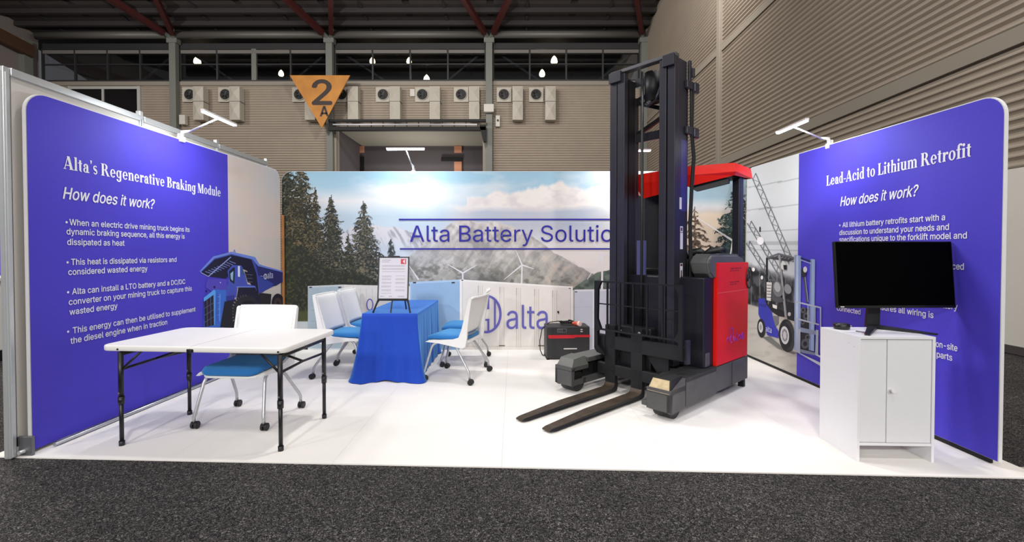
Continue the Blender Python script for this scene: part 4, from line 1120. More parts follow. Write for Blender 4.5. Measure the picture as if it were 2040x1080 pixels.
# ================================================================ ARM LIGHTS
def arm_light(label, base, tip, bar_dir, blen=.42, power=10.5, aim=None):
    t = thing('arm_light', label, 'lamp', base, 0, 'LED arm lights on the display tops')
    b = Vector(base); tp = Vector(tip)-b; bd = Vector(bar_dir).normalized()
    hd = Vector((tp.x, tp.y, 0)).normalized()
    P().box(-hd*.0+Vector((0, 0, -.015)), (.05, .05, .05), None, .008).box(-hd*.02+Vector((0, 0, .015)), (.03, .03, .05), None, .006).out('clamp', M_black if 0 else M_white, t)
    P().tube([Vector((0, 0, .0)), Vector((0, 0, .05))+hd*.02, tp*.24+Vector((0, 0, .02))], [.022, .02, .010], 10, flat=.7).out('knuckle', M_white, t)
    P().tube([tp*.2+Vector((0, 0, .017)), tp*.6+Vector((0, 0, .01)), tp], .0075, 8).out('arm', M_white, t)
    P().beam(tp-bd*blen/2, tp+bd*blen/2, .034, .016, .003).out('lamp_housing', M_white, t)
    P().beam(tp-bd*(blen/2-.008)+Vector((0, 0, -.014)), tp+bd*(blen/2-.008)+Vector((0, 0, -.010)), .030, .012, .002).out('led_bar', mat('led_glow', (255, 255, 255), .5, emit=((236, 244, 255), 14)), t)
    a = Vector(aim)-Vector(tip)
    q = a.to_track_quat('-Z', 'Y')
    # long side of the light along the bar
    x = bd; zx = -a.normalized(); y_ = zx.cross(x).normalized(); x = y_.cross(zx).normalized()
    M = Matrix((x, y_, zx)).transposed()
    area_light('led_light', tp+Vector((0, 0, -.028)), power, blen*.95, (.93, .97, 1.0), M.to_euler(), .03, t)
    return t
def at(px, py, Y):
    d = ray(px, py); return Vector((0, CAM_Y, CAM_H))+d*((Y-CAM_Y)/d.y)
qb = Vector((-2.965, 4.17, 2.275))
arm_light('LED arm light clamped to the top of the left blue display', qb, (-2.50, 3.98, 2.40), (0, 1, 0), .45, 11, (-2.96, 4.1, 1.5))
qb = Vector((-1.275, 5.98, 2.285))
arm_light('LED arm light on the back display above its title', qb, (-1.257, 5.46, 2.46), (1, 0, 0), .45, 7, (-1.26, 5.96, 1.6))
qb = Vector((1.43, 5.98, 2.285))
arm_light('LED arm light on the back display, half hidden behind the mast', qb, (1.375, 5.46, 2.44), (1, 0, 0), .45, 7.5, (1.38, 5.96, 1.6))
qb = Vector((2.83, 4.20, 2.22))
arm_light('LED arm light clamped to the top of the right blue display', qb, (2.36, 3.98, 2.325), (0, 1, 0), .43, 11, (2.81, 4.15, 1.5))

# ================================================================ FOLDING TABLE
ft = thing('folding_table', 'white folding table with black legs in front of the left display', 'table', (-2.03, 3.30, 0), math.radians(-4.2))
TZ = .655
tp = P(); slab(tp, rrect(-.622, .622, -.365, .365, .06), TZ-.038, TZ, .008)
tp.out('tabletop', mat('white_blow_moulded_plastic', (240, 238, 234), .5, bump=(220, .08)), ft)
P().bx(-.0015, .0015, -.36, .36, TZ-.002, TZ+.0006).out('fold_seam', mat('seam_grey', (176, 172, 166), .6), ft)
P().box((0, -.362, TZ-.026), (.05, .012, .024), Matrix.Rotation(0, 3, 'Y'), .006).box((0, -.37, TZ-.028), (.022, .01, .022), Matrix.Rotation(PI/4, 3, 'Y'), .002).out('latch', M_black, ft)
fy0, fy1 = -.365, .235
for sx, x in ((-1, -.492), (1, .585)):
    for y in (fy0+.02, fy1):
        P().tube([(x, y, TZ-.045), (x, y, .30)], .0155, 12).tube([(x, y, .33), (x, y, .02)], .0125, 12).tube([(x, y, .32), (x, y, .27)], .0185, 12).tube([(x, y, .03), (x, y, 0)], .017, 12).out('leg', M_blackmetal, ft)
        P().cyl((x, y-.017, .345), (x, y-.021, .345), .006, 8).out('leg_button', M_alu, ft)
    P().tube([(x, fy0+.02, TZ-.06), (x, fy1, TZ-.06)], .011, 10).out('leg_crossbar', M_blackmetal, ft)
    P().tube([(x, -.07, TZ-.15), (x-sx*.30, -.07, TZ-.05)], .009, 8).tube([(x, fy0+.02, TZ-.16), (x, -.07, TZ-.15), (x, fy1, TZ-.16)], .009, 8).tube([(x, fy0+.02, TZ-.165), (x-sx*.13, fy0+.03, TZ-.045)], .008, 8).out('brace', M_blackmetal, ft)
    P().tube([(x, fy0+.03, TZ-.045), (x, fy1, TZ-.045)], .012, 8).out('leg_hinge', M_blackmetal, ft)
    P().cyl((x, fy0+.0, TZ-.024), (x, fy0-.004, TZ-.024), .006, 8).out('rivet', M_black, ft)

# ================================================================ CHAIRS
def make_chair(label, loc, rot):
    t = thing('visitor_chair', label, 'chair', loc, rot, 'white and blue castor chairs')
    # seat cushion (front towards -y)
    ol = rrect(-.222, .222, -.258, .175, .075, 7)
    def ring(i, z): return [((1-i/.215)*a, -.035+(b+.035)*(1-i/.21), z) for a, b in ol]
    c = P(); c.rings([ring(.02, .402), ring(.004, .406), ring(0, .418), ring(.006, .432), ring(.03, .442), ring(.09, .447), ring(.17, .446)], 0, True)
    c.warp(lambda v: Vector((v.x, v.y, v.z-.55*max(0, -.14-v.y)**1.5-.12*(max(0, .05-abs(v.y+.02)))*(v.z > .43)*0+.10*v.x*v.x)))
    c.out('seat_cushion', M_seat, t)
    ol2 = rrect(-.218, .218, -.238, .20, .07, 7)
    c = P(); slab(c, ol2, .378, .402, .006)
    c.warp(lambda v: Vector((v.x, v.y, v.z-.55*max(0, -.14-v.y)**1.5)))
    c.out('seat_shell', M_white, t)
    # side frames: one L-shaped rail per side
    for s in (-1, 1):
        P().prism([(-.235, .378), (-.20, .394), (.05, .414), (.115, .436), (.150, .52), (.222, .812), (.240, .822), (.250, .805), (.212, .56), (.198, .42), (.185, .352), (.155, .335), (.10, .342), (-.10, .372)],
                  lambda a, b, d: (s*(.232+d+.012*max(0, (b-.45))), a, b), -.012, .014).out('side_rail', M_white, t)
    # curved back shell
    def bp(u, w_):
        z = .455+.362*w_; y = .122+.103*w_+.026*(1-(u)**2)+.014*max(0, w_-.93)/.07
        return Vector(((.226+.006*w_)*u, y, z))
    rows_f = [[bp(-1+2*i/12, j/12) for i in range(13)] for j in range(13)]
    c = P()
    for j in range(13):
        pass
    front = [[c.bm.verts.new(v) for v in r] for r in rows_f]
    back = [[c.bm.verts.new(v+Vector((0, .012, 0))) for v in r] for r in rows_f]
    for j in range(12):
        for i in range(12):
            f = c.bm.faces.new((front[j][i], front[j][i+1], front[j+1][i+1], front[j+1][i])); f.smooth = True
            f = c.bm.faces.new((back[j][i+1], back[j][i], back[j+1][i], back[j+1][i+1])); f.smooth = True
    for i in range(12):
        c.bm.faces.new((front[0][i+1], front[0][i], back[0][i], back[0][i+1])); c.bm.faces.new((front[12][i], front[12][i+1], back[12][i+1], back[12][i]))
    for j in range(12):
        c.bm.faces.new((front[j][0], front[j+1][0], back[j+1][0], back[j][0])); c.bm.faces.new((front[j+1][12], front[j][12], back[j][12], back[j+1][12]))
    c.out('back_shell', M_white, t)
    P().tube([bp(-1+2*i/12, 1)+Vector((0, .010, .002)) for i in range(13)], .011, 8).out('back_lip', M_white, t)
    # grey mesh strip between seat and shell
    c = P(); c.grid([[Vector((.215*(-1+2*i/8), .135+.024*(1-(-1+2*i/8)**2)+.02*j, .418+.04*j)) for i in range(9)] for j in range(2)])
    c.out('lumbar_mesh', mat('lumbar_grey_mesh', (150, 150, 152), .9, noise=(120, .5)), t)
    P().tube([(-.20, .03, .372), (.20, .03, .372)], .012, 8).out('under_bar', M_silver, t)
    for s in (-1, 1):
        P().tube([(s*.195, .03, .372), (s*.205, -.07, .376), (s*.214, -.125, .372), (s*.222, -.162, .350), (s*.228, -.178, .318), (s*.254, -.238, .10), (s*.258, -.243, .085), (s*.258, -.243, .056)], .0115, 10).out('front_leg', M_silver, t)
        P().tube([(s*.200, .04, .372), (s*.212, .075, .345), (s*.225, .105, .30), (s*.262, .222, .13), (s*.268, .235, .10), (s*.268, .238, .056)], .0115, 10).out('rear_leg', M_silver, t)
        for (x, y) in ((s*.258, -.243), (s*.268, .238)):
            k = P(); k.tube([(x, y, .062), (x, y, .030)], .009, 8)
            for d in (-.014, .014):
                k.tube([(x+d-.009, y+.012, .027), (x+d-.006, y+.012, .027), (x+d+.006, y+.012, .027), (x+d+.009, y+.012, .027)], [.022, .027, .027, .022], 16)
            k.box((x, y+.008, .040), (.016, .034, .024), None, .005)
            k.out('castor', M_black, t)
    return t
ch = make_chair('white chair tucked behind the folding table, facing the viewer', (-1.992, 3.495, 0), math.radians(-4))
def more(label, loc, deg):
    o = copy_tree(ch); o['label'] = label; o.location = loc; o.rotation_euler = (0, 0, math.radians(deg)); return o
more('white chair left of the blue-covered table, the nearer of the two there', (-1.72, 4.83, 0), 86)
more('white chair left of the blue-covered table, the one farther back', (-1.71, 5.45, 0), 88)
more('white chair right of the blue-covered table, nearest and shown side-on', (-.566, 4.70, 0), -106.5)
more('white chair right of the blue-covered table, half hidden behind the nearer one', (-.545, 5.33, 0), -90)

# ================================================================ DRAPED TABLE
tx0, tx1, ty0, ty1, tz = -1.47, -.93, 4.50, 5.78, .655
dt = thing('trestle_table', 'white-legged table hidden under the royal blue cloth', 'table', ((tx0+tx1)/2, (ty0+ty1)/2, 0))
hx, hy = (tx1-tx0)/2-.03, (ty1-ty0)/2-.02
P().bx(-hx, hx, -hy, hy, tz-.04, tz-.008, .006).out('tabletop', M_white, dt)
for sx in (-1, 1):
    for sy in (-1, 1):
        P().tube([(sx*(hx-.05), sy*(hy-.06), tz-.04), (sx*(hx-.05), sy*(hy-.06), 0)], .016, 10).out('leg', M_silver, dt)
ol = []
def seg(a, b, n): return [(a[0]+(b[0]-a[0])*i/n, a[1]+(b[1]-a[1])*i/n) for i in range(n)]
r = .02
cor = rrect(tx0, tx1, ty0, ty1, r, 8)
# outline with evenly spaced points
base = []
pts = cor+[cor[0]]
for a, b in zip(pts, pts[1:]):
    L = math.hypot(b[0]-a[0], b[1]-a[1]); n = max(1, int(L/.02)); base += seg(a, b, n)
N = len(base); rows = []
cx, cy = (tx0+tx1)/2, (ty0+ty1)/2
def corner_amount(x, y):
    dx = min(abs(x-tx0), abs(x-tx1)); dy = min(abs(y-ty0), abs(y-ty1))
    return math.exp(-((dx+dy)/.07)**2)
for j in range(19):
    t = j/18
    row = []
    for i, (x, y) in enumerate(base):
        q = Vector((x-cx, y-cy)); 
        nx_ = max(0, abs(q.x)-(tx1-tx0)/2+r)*math.copysign(1, q.x); ny_ = max(0, abs(q.y)-(ty1-ty0)/2+r)*math.copysign(1, q.y)
        nn = Vector((nx_, ny_)); nn = nn.normalized() if nn.length > 1e-6 else Vector((0, -1))
        s_ = i/N*2*PI
        k_ = corner_amount(x, y)
        fold = (abs(math.sin(s_*9+1.3))**1.5*1.6-.8+.7*math.sin(s_*29+.4)+.5*math.sin(s_*41+2))*.011*t**.8
        if y < ty0+.03: fold += .014*t*math.sin((x-tx0)*18+.6)
        sd = 1.0 if y < ty0+.05 else .3
        flare = .040*t*sd+.062*t*t*(k_)*(1 if y < ty0+.1 else .3)+fold*(1 if sd == 1 else .6)
        # puddled corners
        pud = k_*max(0, t-.93)/.07*.012
        z = tz+.002-(tz-.002)*t
        z = max(.004, z+.0*(1-t))
        edge = .012*(1-k_)*(.5+.5*math.sin(s_*13))*t**6 
        row.append((x+nn.x*(flare+pud), y+nn.y*(flare+pud), z+edge))
    rows.append(row)
c = P()
c.rings(rows, cap=False)
c.bm.verts.ensure_lookup_table()
top = [c.bm.verts.new((x*1+(cx-x)*.0, y, tz+.002)) for x, y in base]
# soft top edge then the flat top
inner = [c.bm.verts.new((x+(cx-x)*.03, y+(cy-y)*.015, tz+.004)) for x, y in base]
V0 = [v for v in list(c.bm.verts)[:N]]
for i in range(N):
    f = c.bm.faces.new((inner[i], inner[(i+1) % N], V0[(i+1) % N], V0[i])); f.smooth = True
c.bm.faces.new(inner)
for v in top: c.bm.verts.remove(v)
tc_ = c.out('tablecloth', M_cloth)
tag(tc_, 'royal blue cloth draped to the floor over the middle table', 'tablecloth')

# ================================================================ POSTER ON A TABLE EASEL
ez = tz+.006
es = thing('table_easel', 'small black tripod easel on the blue tablecloth', 'easel', (-1.19, 4.63, ez))
P().beam((-.125, -.0, .19), (-.182, -.09, .0), .014, .014, .002).beam((-.110, .01, .22), (-.15, -.04, .10), .018, .016, .002).out('leg', M_blackmetal, es)
P().beam((.125, -.0, .19), (.182, -.09, .0), .014, .014, .002).beam((.110, .01, .22), (.15, -.04, .10), .018, .016, .002).out('leg', M_blackmetal, es)
P().beam((-.004, .025, .25), (-.010, -.08, .0), .012, .012, .002).out('leg', M_blackmetal, es)
P().beam((.05, .045, .50), (.078, .20, .0), .012, .012, .002).out('leg', M_blackmetal, es)
P().beam((-.145, -.035, .118), (.145, -.035, .118), .012, .012, .002).out('shelf_bar', M_blackmetal, es)
P().beam((-.05, .05, .55), (.05, .05, .55), .010, .010, .002).beam((-.12, .02, .2), (.12, .02, .2), .010, .010, .002).out('cross_bar', M_blackmetal, es)
po = thing('framed_poster', 'black-framed text sheet with a red corner logo, standing on the easel', 'poster', (-1.19, 4.592, ez+.1245), 0)
po.rotation_euler = (math.radians(-7), 0, 0)
PW, PH = .305, .425
fr_ = P()
fr_.bx(-PW/2, PW/2, -.008, .010, 0, .010, .002); fr_.bx(-PW/2, PW/2, -.008, .010, PH-.010, PH, .002)
fr_.bx(-PW/2, -PW/2+.010, -.008, .010, .010, PH-.010, .002); fr_.bx(PW/2-.010, PW/2, -.008, .010, .010, PH-.010, .002)
fr_.out('frame', M_blackmetal, po)
P().bx(-PW/2+.009, PW/2-.009, .0, .006, .009, PH-.009).out('sheet', mat('poster_paper', (222, 220, 230), .25, coat=.3), po)
lt = P()
def bar(x0, x1, z, h=.0036): lt.face([(x0, -.0008, z), (x1, -.0008, z), (x1, -.0008, z+h), (x0, -.0008, z+h)])
rp = random.Random(4)
def words(x0, x1, z, h=.0036):
    x = x0
    while x < x1-.006:
        wdt = rp.uniform(.006, .018); bar(x, min(x+wdt, x1), z, h); x += wdt+.003
words(-.115, -.03, .388, .005); words(-.115, -.045, .370, .005)
for z_ in (.335, .327, .305, .297, .275): words(-.115, .115, z_)
for z_ in (.232, .222, .205, .195, .168, .158, .132, .122, .095, .085, .060): words(-.115, -.02, z_)
for z_ in (.232, .205, .195, .168, .158, .122, .095, .085): words(.02, .115, z_)
words(-.125, -.085, .028, .006); words(-.04, -.01, .028, .006); words(.05, .11, .028, .006)
lt.out('poster_text', mat('poster_text_grey', (150, 148, 160), .5), po)
lg = P(); lg.face([(.070, -.0009, .352), (.122, -.0009, .352), (.122, -.0009, .402), (.070, -.0009, .402)]); lg.out('poster_logo', mat('poster_red', (206, 44, 66), .4), po)
lg = P(); lg.face([(.102, -.0014, .360), (.112, -.0014, .360), (.112, -.0014, .396), (.102, -.0014, .396), (.102, -.0014, .388), (.096, -.0014, .388), (.090, -.0014, .378), (.096, -.0014, .368), (.102, -.0014, .368)]); lg.out('poster_logo_mark', mat('poster_paper', (222, 220, 230), .25), po)

# ================================================================ CHARGER
cg = thing('battery_charger', 'low black charger box with a red stripe before the back display', 'charger', (.632, 5.56, 0), math.radians(3))
cw, cd, chh = .252, .145, .385
P().bx(-cw, cw, -cd, cd, .012, chh, .012).out('casing', mat('charger_black', (38, 40, 42), .5, bump=(200, .1)), cg)
P().bx(-cw+.015, cw+.001, -cd-.006, -cd+.002, .262, .288, .001).prism([(-cw+.015, .262), (.09, .262), (.06, .250), (-cw+.03, .250)], lambda a, b, d: (a, -cd-d, b), -.002, .005).out('stripe', mat('charger_red', (196, 30, 44), .4), cg, 'red stripe')
P().bx(-.13, -.02, -cd-.004, -cd+.002, .318, .362, .002).out('control_panel', mat('panel_grey', (92, 94, 98), .4), cg)
lp = P()
for k_ in range(3): lp.bx(-.122+k_*.018, -.110+k_*.018, -cd-.006, -cd, .328, .350)
lp.bx(-.068, -.030, -cd-.006, -cd, .324, .356); lp.out('button', mat('button_dark', (40, 42, 46), .4), cg)
P().bx(0, .09, -cd-.004, -cd+.002, .322, .356, .002).out('display_window', mat('window_dark', (56, 60, 66), .2), cg)
for z_ in (.322, .346): P().bx(.142, .166, -cd-.004, -cd+.002, z_, z_+.010).out('label_mark', mat('label_white', (214, 214, 214), .5), cg)
P().bx(-.055, .10, -cd-.0035, -cd+.002, .122, .134).out('printed_mark', mat('label_white', (214, 214, 214), .5), cg)
for sx in (-1, 1):
    P().bx(sx*cw-.03*(sx > 0)-.0, sx*cw+.03*(sx < 0), -cd, cd, 0, .014).out('skid', M_rubber, cg)
pc = thing('charging_cable', 'coiled black cable with a red and white plug on the charger box', 'cable', (.632, 5.56, chh))
cp = []
for k_ in range(97):
    a = k_/96*2*PI*4.2
    cp.append((.0+(.075+.012*math.sin(a*1.7))*math.cos(a), .0+(.045+.01*math.cos(a*1.3))*math.sin(a), .008+.034*(k_/96)+.010*math.sin(a*.9)**2))
P().tube(cp, .0065, 6).out('coil', M_rubber, pc)
P().tube([(.06, .01, .03), (-.10, .02, .040), (-.20, .03, .025), (-.29, .03, -.06), (-.315, .03, -.20), (-.31, .03, -.31), (-.285, .02, -.365), (-.262, .03, -.378)], .006, 6).out('lead', M_rubber, pc)
P().tube([(.07, -.03, .022), (.10, -.06, .024)], .018, 10).tube([(.10, -.06, .024), (.135, -.10, .028)], [.026, .030], 14).out('plug_body', mat('plug_red', (214, 88, 66), .4), pc, 'red plug body')
P().tube([(.135, -.10, .028), (.150, -.118, .029)], [.033, .028], 16).out('plug_collar', mat('plug_white', (232, 206, 198), .4), pc, 'pale plug collar')
fc = P().tube([(.93, 5.72, .007), (1.05, 5.66, .007), (1.14, 5.70, .007), (1.3, 5.78, .007), (1.6, 5.72, .007), (2.0, 5.8, .007)], .0065, 8).out('floor_cable', M_rubber)
tag(fc, 'thin black cable on the floor between charger box and forklift', 'cable')

# ================================================================ DISPLAY CABINET, MONITOR
cb = thing('display_cabinet', 'white two-door cabinet under the black monitor', 'cabinet', (2.292, 2.945, 0), math.radians(-1.5))
cwid, cdep, chh2 = .226, .180, .752
CM = M_whitem
P().bx(-cwid, -cwid+.016, -cdep, cdep, 0, chh2-.016, .001).out('side_panel', CM, cb)
P().bx(cwid-.016, cwid, -cdep, cdep, 0, chh2-.016, .001).out('side_panel', CM, cb)
P().bx(-cwid, cwid, -cdep, cdep, chh2-.016, chh2, .001).out('top_panel', CM, cb)
P().bx(-cwid+.016, cwid-.016, -cdep+.004, cdep-.01, .095, .111).out('bottom_shelf', CM, cb)
P().bx(-cwid+.016, cwid-.016, cdep-.01, cdep-.004, .095, chh2-.016).out('back_board', CM, cb)
P().bx(-cwid+.018, -.052, -cdep+.010, -cdep+.026, .114, chh2-.020, .001).out('door', mat('door_white', (228, 228, 232), .35), cb)
dr = P().bx(-.049, cwid-.019, -cdep+.006, -cdep+.022, .114, chh2-.020, .001).out('door', mat('door_white', (228, 228, 232), .35), cb)
P().cyl((-.030, -cdep+.006, .432), (-.030, -cdep-.012, .432), .005, 10).tube([(-.030, -cdep-.010, .432), (-.030, -cdep-.024, .432)], [.011, .012], 12).out('knob', M_white, dr)
for z_ in (.70, .685): P().cyl((-cwid-.0005, -.10 if z_ == .70 else -.145, z_), (-cwid+.002, -.10 if z_ == .70 else -.145, z_), .003, 8).out('screw_cap', mat('screw_grey', (190, 190, 190), .5), cb)
mn = thing('monitor', 'black widescreen monitor on a V-shaped stand on the white cabinet', 'monitor', (2.435, 2.935, chh2), math.radians(1.5))
tl = math.radians(5.0)
def ms(x, y, z):
    # screen coordinates tilted back about its lower edge
    return (x, .015+y*math.cos(tl)+z*math.sin(tl), .150+z*math.cos(tl)-y*math.sin(tl))
SWd, SHt = .382, .425
p = P(); p.prism(rrect(-SWd, SWd, 0, SHt, .006, 3), lambda a, b, d: ms(a+.0, d, b), 0, .022); p.out('bezel', mat('monitor_black', (8, 8, 9), .35), mn)
P().face([ms(-SWd+.006, -.0012, .016), ms(SWd-.006, -.0012, .016), ms(SWd-.006, -.0012, SHt-.006), ms(-SWd+.006, -.0012, SHt-.006)]).out('screen', mat('screen_black', (1, 1, 1), .5, spec=.03), mn)
P().face([ms(-SWd+.018, -.0016, .005), ms(-SWd+.042, -.0016, .005), ms(-SWd+.042, -.0016, .011), ms(-SWd+.018, -.0016, .011)]).out('maker_mark', mat('label_white', (214, 214, 214), .5), mn)
P().prism(rrect(-.20, .20, .08, .34, .05), lambda a, b, d: ms(a, d, b), .022, .050).out('rear_housing', M_black, mn)
P().prism([(-.052, 0), (.036, 0), (.040, .30), (-.034, .30)], lambda a, b, d: (a-.055, .125+d*.5-b*.02, .012+b), 0, .04).out('stand_neck', mat('stand_black', (26, 28, 32), .4), mn)
for s, x, y in ((-1, -.300, -.125), (1, .140, -.118)):
    A_ = Vector((-.050, .145, 0)); D_ = Vector((x, y, 0))-A_; N_ = Vector((-D_.y, D_.x, 0)).normalized()
    P().prism([(-.026, -.05), (.026, -.05), (.020, .5), (.013, 1), (-.013, 1), (-.020, .5)], lambda a, b, d: A_+D_*b+N_*a+Vector((0, 0, d*(1.3-.85*b))), 0.0, .020).out('stand_foot', mat('stand_black', (26, 28, 32), .4), mn)
    P().prism([(-.003, .12), (.003, .12), (.003, .93), (-.003, .93)], lambda a, b, d: A_+D_*b+N_*(a+(.0225-.009*b)*s)+Vector((0, 0, d)), .003, .010).out('red_inlay', mat('inlay_red', (150, 16, 34), .4), mn, 'dark red inlay')
pk = thing('round_device', 'small black round puck-shaped device beside the monitor foot', 'device', (2.152, 3.045, chh2))
P().rings([[(rr*math.cos(a), rr*math.sin(a), z_) for a in [2*PI*k/28 for k in range(28)]] for rr, z_ in ((.038, 0), (.046, .006), (.048, .020), (.046, .034), (.036, .040), (.034, .040))]).out('housing', mat('puck_black', (24, 24, 27), .35), pk)
P().cyl((0, 0, .040), (0, 0, .0412), .030, 24).out('top_disc', mat('puck_top', (44, 44, 48), .3), pk)
pn = P().tube([(2.17, 2.94, chh2+.0045), (2.205, 2.87, chh2+.0045)], .0040, 8).out('pen', mat('pen_grey', (120, 122, 130), .4)); tag(pn, 'slim grey pen lying on the white cabinet top', 'pen')

# ================================================================ NEIGHBOURING STAND, seen past the left edge
nb = thing('neighbour_wall', 'violet-blue wall of the neighbouring stand at the far left edge', 'partition', (-6.9, 5.9, 0))
P().bx(-.6, .55, 0, .05, .0, 2.05).out('wall_panel', mat('neighbour_blue', (110, 92, 214), .6), nb)
P().bx(-.6, .56, -.02, .06, 2.05, 2.10).out('top_rail', M_alub, nb)
P().bx(-.6, .2, -.005, .0, 1.55, 1.75).out('pale_sign', mat('pale_print2', (230, 224, 240), .6), nb)
nc = thing('neighbour_counter', 'white counter of the neighbouring stand at the far left edge', 'counter', (-6.2, 5.5, 0))
P().bx(-.7, .30, -.3, .3, .12, .92, .01).out('cabinet', M_white, nc)
P().bx(-.74, .34, -.34, .34, .92, .96, .004).out('worktop', M_white, nc)
P().bx(-.68, .28, -.28, .28, .0, .12).out('plinth', M_black, nc)

# ================================================================ REACH TRUCK
FO = (.762, 3.802, 0); fa = math.atan2(-.737, .676)
fk = thing('reach_truck', 'red and black warehouse forklift with its tall black mast, forks forward', 'forklift', FO, fa)
side = lambda x: (lambda a, b, d: (x+d, a, b))       # prism in the (length, height) plane
for s in (-1, 1):
    xo, xi = s*.565, s*.372
    lo, hi = min(xo, xi), max(xo, xi)
    # leg: hollow on the inner side, chamfered nose block
    leg = P()
    wall_o = (s*.565, s*.540)
    leg.prism([(.0, .075), (.03, .055), (.20, .06), (.235, .075), (.235, .292), (.20, .292), (.03, .232), (0, .205)], side(0), min(wall_o), max(wall_o))
    leg.prism([(.0, .075), (.03, .060), (.045, .232), (0, .205)], side(0), lo, hi)
    leg.bx(min(s*.385, s*.372), max(s*.385, s*.372), .02, .20, .070, .120)
    leg.bx(lo, hi, .0, .235, .20, .235)
    leg.bx(min(s*.565, s*.54), max(s*.565, s*.54), .235, .76, .070, .288)
    leg.bx(lo, hi, .235, .76, .255, .288); leg.bx(min(s*.385, s*.372), max(s*.385, s*.372), .16, .76, .07, .13)
    lo_ = leg.out('support_leg', M_leg, fk)
    cap = P()
    cz = [(lo, 0.0, .205), (hi, 0.0, .205), (hi, .235, .235), (lo, .235, .235)]
    i_ = .035
    top_ = [(lo+i_*.6, .055, .300), (hi-i_*.6, .055, .300), (hi-i_*.6, .205, .312), (lo+i_*.6, .205, .312)]
    for k_ in range(4): cap.face([cz[k_], cz[(k_+1) % 4], top_[(k_+1) % 4], top_[k_]])
    cap.face(top_); cap.face(cz[::-1])
    cap.out('nose_cover', M_legtop if s > 0 else mat('nose_grey', (96, 98, 94), .5), lo_)
    if s > 0:
        P().face([(lo+.008, -.001, .211), (hi-.006, -.001, .211), (hi-.030, .049, .2985), (lo+.026, .049, .2985)]).out('beige_plate', mat('beige_plate', (196, 178, 138), .6, noise=(30, .2)), lo_, 'worn beige nose plate')
        P().bx(lo-.045, lo+.01, -.0, .05, .085, .125, .004).out('nose_lug', M_leg, lo_)
    P().cyl((lo+.028, .125, .088), (hi-.028, .125, .088), .088, 28).out('load_wheel', mat('wheel_black', (28, 28, 28), .5), lo_)
    P().cyl((lo+.02, .125, .088), (hi-.024, .125, .088), .028, 14).out('wheel_axle', M_blackmetal, lo_)
    P().bx(min(s*.44, s*.46), max(s*.44, s*.46), .23, .76, .07, .26).out('inner_web', M_mattblack, lo_)
    P().bx(lo, hi, .235, .76, .288, .296).out('leg_top_plate', M_legtop if s > 0 else mat('nose_grey', (96, 98, 94), .5), lo_)
    P().bx(s*.566-.001, s*.566+.001, .2335, .2375, .075, .286).out('panel_gap', M_mattblack, lo_)
# chassis behind the legs
chs = P(); chs.bx(-.565, .565, .76, 1.42, .075, .285, .006); chs.bx(-.30, .30, .50, .76, .10, .26)
chs.out('chassis', M_leg, fk)
P().bx(-.567, .567, 1.068, 1.073, .078, .284).out('panel_gap', M_mattblack, fk)
P().cyl((.20, 1.18, .088), (.28, 1.18, .088), .088, 24).out('drive_wheel', M_rubber, fk)
P().cyl((-.28, 1.30, .06), (-.22, 1.30, .06), .06, 24).out('castor_wheel', M_rubber, fk)
P().bx(.50, .55, 1.36, 1.40, 0.0, .08).out('rear_foot', M_mattblack, fk)
# battery box and body
P().bx(-.38, .535, .60, .775, .292, 1.045, .012).out('battery_cover', mat('battery_black', (25, 26, 34), .4, .1), fk)
P().bx(-.44, .50, .775, 1.40, .285, 1.02, .01).out('body', mat('body_black', (20, 20, 24), .5), fk)
rp_ = P(); rp_.prism([(.766, .290), (1.418, .290), (1.428, 1.160), (.772, 1.166)], side(0), .500, .562)
bmesh.ops.bevel(rp_.bm, geom=list(rp_.bm.edges), offset=.006, segments=2, affect='EDGES'); rp_.out('side_panel', M_red, fk, 'glossy red side panel')
rp_ = P(); rp_.bx(-.480, -.44, .82, 1.42, .29, 1.02, .006); rp_.out('side_panel', M_red, fk, 'red far side panel')
P().bx(-.49, .495, 1.40, 1.425, .29, 1.10, .01).out('rear_panel', M_red, fk, 'red rear panel')
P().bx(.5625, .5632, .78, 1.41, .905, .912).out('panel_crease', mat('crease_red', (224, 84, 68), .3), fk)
# violet decal on the red panel, faint label above
dc = P(); n_ = 26
for k_ in range(n_):
    a, b = 2*PI*k_/n_, 2*PI*(k_+1)/n_
    dc.face([(.5634, 1.06+q_*math.cos(w_), .55+q_*math.sin(w_)) for q_, w_ in ((.030, a), (.040, a), (.040, b), (.030, b))])
dc.out('decal_ring', mat('decal_violet', (150, 52, 176), .4), fk)
for k_ in range(6):
    y_ = .985+k_*.062
    P().tube([(.5632+.0006, y_+.018*math.cos(w_), .487+.026*math.sin(w_)*(1.2 if k_ % 2 else .8)) for w_ in [j_/12*(4.2+k_*.3)+k_ for j_ in range(13)]], .0075, 5, flat=.2).out('decal_lettering', mat('decal_violet', (150, 52, 176), .4), fk)
dl = P(); rq = random.Random(2)
for z_, n_ in ((1.105, 5), (1.085, 4), (.985, 4), (.965, 3)):
    for k_ in range(n_):
        y_ = 1.02+k_*.048+rq.uniform(0, .01); dl.face([(.5634, y_, z_), (.5634, y_+rq.uniform(.02, .04), z_), (.5634, y_+.035, z_+.010), (.5634, y_, z_+.010)])
dl.out('faint_label', mat('label_dark_red', (128, 22, 30), .4), fk)
P().tube([(.568+.004*math.cos(a), 1.425+.055*math.cos(a), 1.015+.095*math.sin(a)) for a in [2*PI*k_/28 for k_ in range(28)]], .007, 8, closed=True).tube([(.568, 1.38, 1.015), (.568, 1.43, 1.015)], .006, 6).tube([(.568, 1.40, .985), (.568, 1.40, 1.05)], .006, 6).out('grab_ring', M_black, fk)
